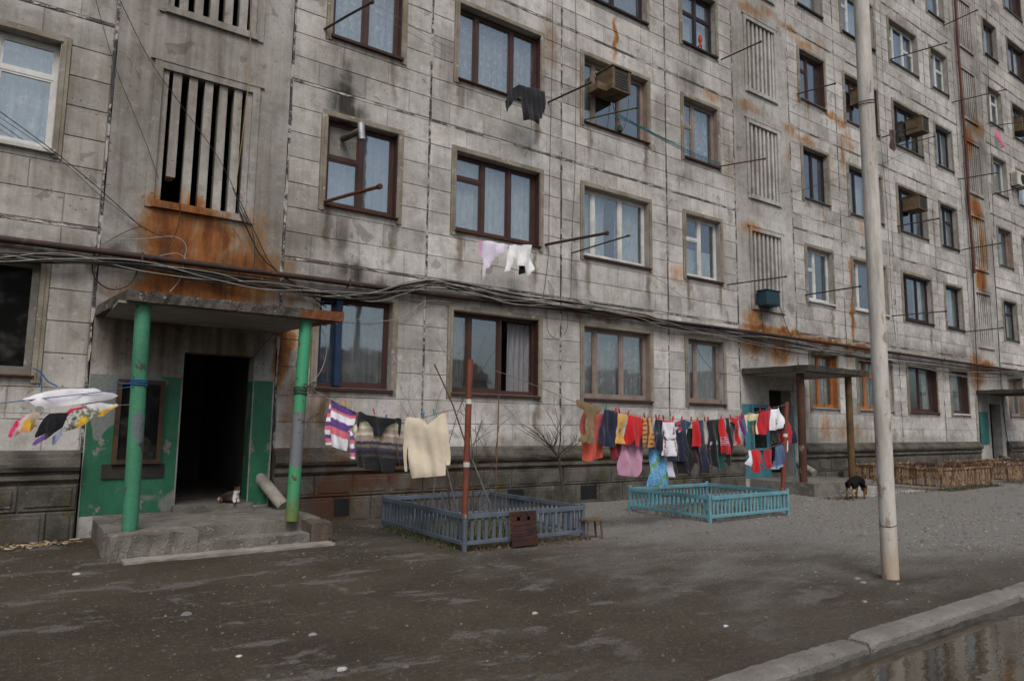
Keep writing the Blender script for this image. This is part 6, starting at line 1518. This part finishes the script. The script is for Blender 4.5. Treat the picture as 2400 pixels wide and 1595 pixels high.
M['dog'] = s.done(col, .9)
# dog faces +X in its own frame; head lowered to sniff
dj = [((-.22, 0, .40), (.085, .095)), ((-.05, 0, .42), (.095, .1)), ((.12, 0, .42), (.1, .12)), ((.24, 0, .42), (.085, .10)), ((.36, 0, .32), (.06, .065)), ((.45, 0, .20), (.055, .06)), ((.52, 0, .11), (.032, .032)), ((.555, 0, .075), (.022, .022)),
      ((-.28, .075, .34), .068), ((-.22, .08, .23), .043), ((-.32, .08, .13), .024), ((-.30, .08, .02), .022), ((-.26, .08, .012), .02),
      ((-.30, -.075, .34), .068), ((-.32, -.08, .23), .043), ((-.42, -.08, .14), .024), ((-.41, -.08, .02), .022), ((-.37, -.08, .012), .02),
      ((.22, .07, .32), .055), ((.17, .075, .19), .032), ((.20, .075, .03), .021), ((.235, .075, .012), .02),
      ((.24, -.07, .32), .055), ((.27, -.075, .19), .032), ((.24, -.075, .03), .021), ((.275, -.075, .012), .02),
      ((-.32, 0, .40), .03), ((-.40, 0, .30), .026), ((-.43, 0, .18), .018),
      ((.43, .055, .26), .022), ((.40, .085, .27), .010), ((.43, -.055, .26), .022), ((.40, -.085, .27), .010)]
de = [(0, 1), (1, 2), (2, 3), (3, 4), (4, 5), (5, 6), (6, 7), (0, 8), (8, 9), (9, 10), (10, 11), (11, 12), (0, 13), (13, 14), (14, 15), (15, 16), (16, 17), (3, 18), (18, 19), (19, 20), (20, 21), (3, 22), (22, 23), (23, 24), (24, 25), (0, 26), (26, 27), (27, 28), (5, 29), (29, 30), (5, 31), (31, 32)]
dp = G(2008, 1170)
skin('dog', dj, de, M['dog'], 'black and tan dog sniffing the ground by the middle porch step', 'dog', (dp.x, dp.y, 0), math.radians(8), .95)
s = N('cat_coat')
q = s.n('ShaderNodeTexCoord'); xyz = s.sep(q.outputs['Object'])
nz = s.noise(12, 3, .6, q.outputs['Object']); fur = s.noise(120, 3, .6, q.outputs['Object'])
base_ = s.mix(s.ramp(nz, .45, .6), (.02, .018, .015), (.1, .055, .025))
ch = s.math('MULTIPLY', s.ramp(xyz[0], .085, .12), s.ramp(s.math('ADD', xyz[2], s.math('MULTIPLY', nz, .06)), .22, .19))
hp = s.math('MULTIPLY', s.ramp(xyz[0], -.09, -.12), s.ramp(xyz[2], .11, .07))
col = s.mix(s.math('MAXIMUM', ch, hp), base_, s.mix(fur, (.5, .48, .44), (.7, .68, .64)))
M['cat'] = s.done(col, .9)
cj = [((-.12, 0, .09), (.085, .08)), ((-.02, 0, .11), (.085, .085)), ((.08, 0, .115), (.07, .08)), ((.125, 0, .165), (.045, .045)), ((.155, -.01, .205), (.05, .046)), ((.195, -.015, .19), (.022, .02)),
      ((.12, .04, .06), .032), ((.15, .042, .012), .02), ((.12, -.04, .06), .032), ((.15, -.042, .012), .02),
      ((-.13, .07, .05), .05), ((-.07, .085, .016), .02), ((-.13, -.07, .05), .05), ((-.07, -.085, .016), .02), ((-.2, .04, .03), .024), ((-.16, .12, .02), .018), ((-.06, .14, .018), .012),
      ((.145, .035, .245), .018), ((.14, .04, .275), .006), ((.145, -.045, .245), .018), ((.14, -.052, .275), .006)]
ce = [(0, 1), (1, 2), (2, 3), (3, 4), (4, 5), (2, 6), (6, 7), (2, 8), (8, 9), (0, 10), (10, 11), (0, 12), (12, 13), (0, 14), (14, 15), (15, 16), (4, 17), (17, 18), (4, 19), (19, 20)]
cp = G(548, 1182, .345)
skin('cat', cj, ce, M['cat'], 'dark tabby cat with white chest sitting in the left doorway', 'cat', (cp.x, max(cp.y, -.08), .345), math.radians(-55), .85)
# ================================================================= ACROSS THE ROAD (seen only as reflections in the panes and the puddle)
def far_house(label, x0, x1, y0, y1, h, c, pitched):
    t = thing('opposite_house', label, 'house', ((x0 + x1) / 2, y1, -.3))
    part('wall', MB().box(x0, x1, y0, y1, -.3, h), simple('far_wall', c, tuple(v * .8 for v in c), .4), t)
    if pitched: part('roof', MB().prism([(y0 - .5, h), (y1 + .5, h), ((y0 + y1) / 2, h + 2.6)], 0, x0 - .4, x1 + .4), simple('far_roof', (.12, .06, .045), (.08, .045, .035), 1), t)
    else: part('roof', MB().box(x0 - .4, x1 + .4, y0 - .4, y1 + .4, h + .003, h + .4), M['roof'], t)
    n = int((x1 - x0) / 3.2); k = int(h / 2.9)
    for i in range(n):
        for j in range(k):
            x = x0 + (i + .5) * (x1 - x0) / n; z = 1.1 + j * 2.85
            part('window', MB().box(x - .7, x + .7, y1 - .01, y1 + .03, z, z + 1.4), M['dark'], t)
far_house('dark block across the road, behind the camera', -26, 6, -58, -46, 11.5, (.1, .09, .08), False)
far_house('low pale house with a pitched roof across the road', 14, 30, -52, -44, 5.4, (.4, .38, .34), True)
far_house('long low house with a pitched roof farther along the road', 40, 70, -50, -42, 5.2, (.3, .27, .23), True)
random.seed(3)
for (x, y, lb) in ((9, -38, 'bare tree across the road between the houses'), (34, -36, 'bare tree across the road beside the low houses'), (-9, -30, 'bare tree in front of the dark block across the road')):
    t = thing('bare_tree', lb, 'tree', (x, y, -.3))
    part('trunk', MB().tube([(x, y, -.3), (x + .1, y, 1.5), (x, y + .1, 3)], [.2, .16, .12], 8), M['bark'], t)
    mb = MB()
    for i in range(7): branch(mb, Vector((x, y + .1, 2.6 + .06 * i)), Vector((math.cos(i * .9) * .8, math.sin(i * .9) * .8, 1)).normalized(), .07, U(2.2, 3.2), 3)
    part('crown', mb, M['bark'], t)
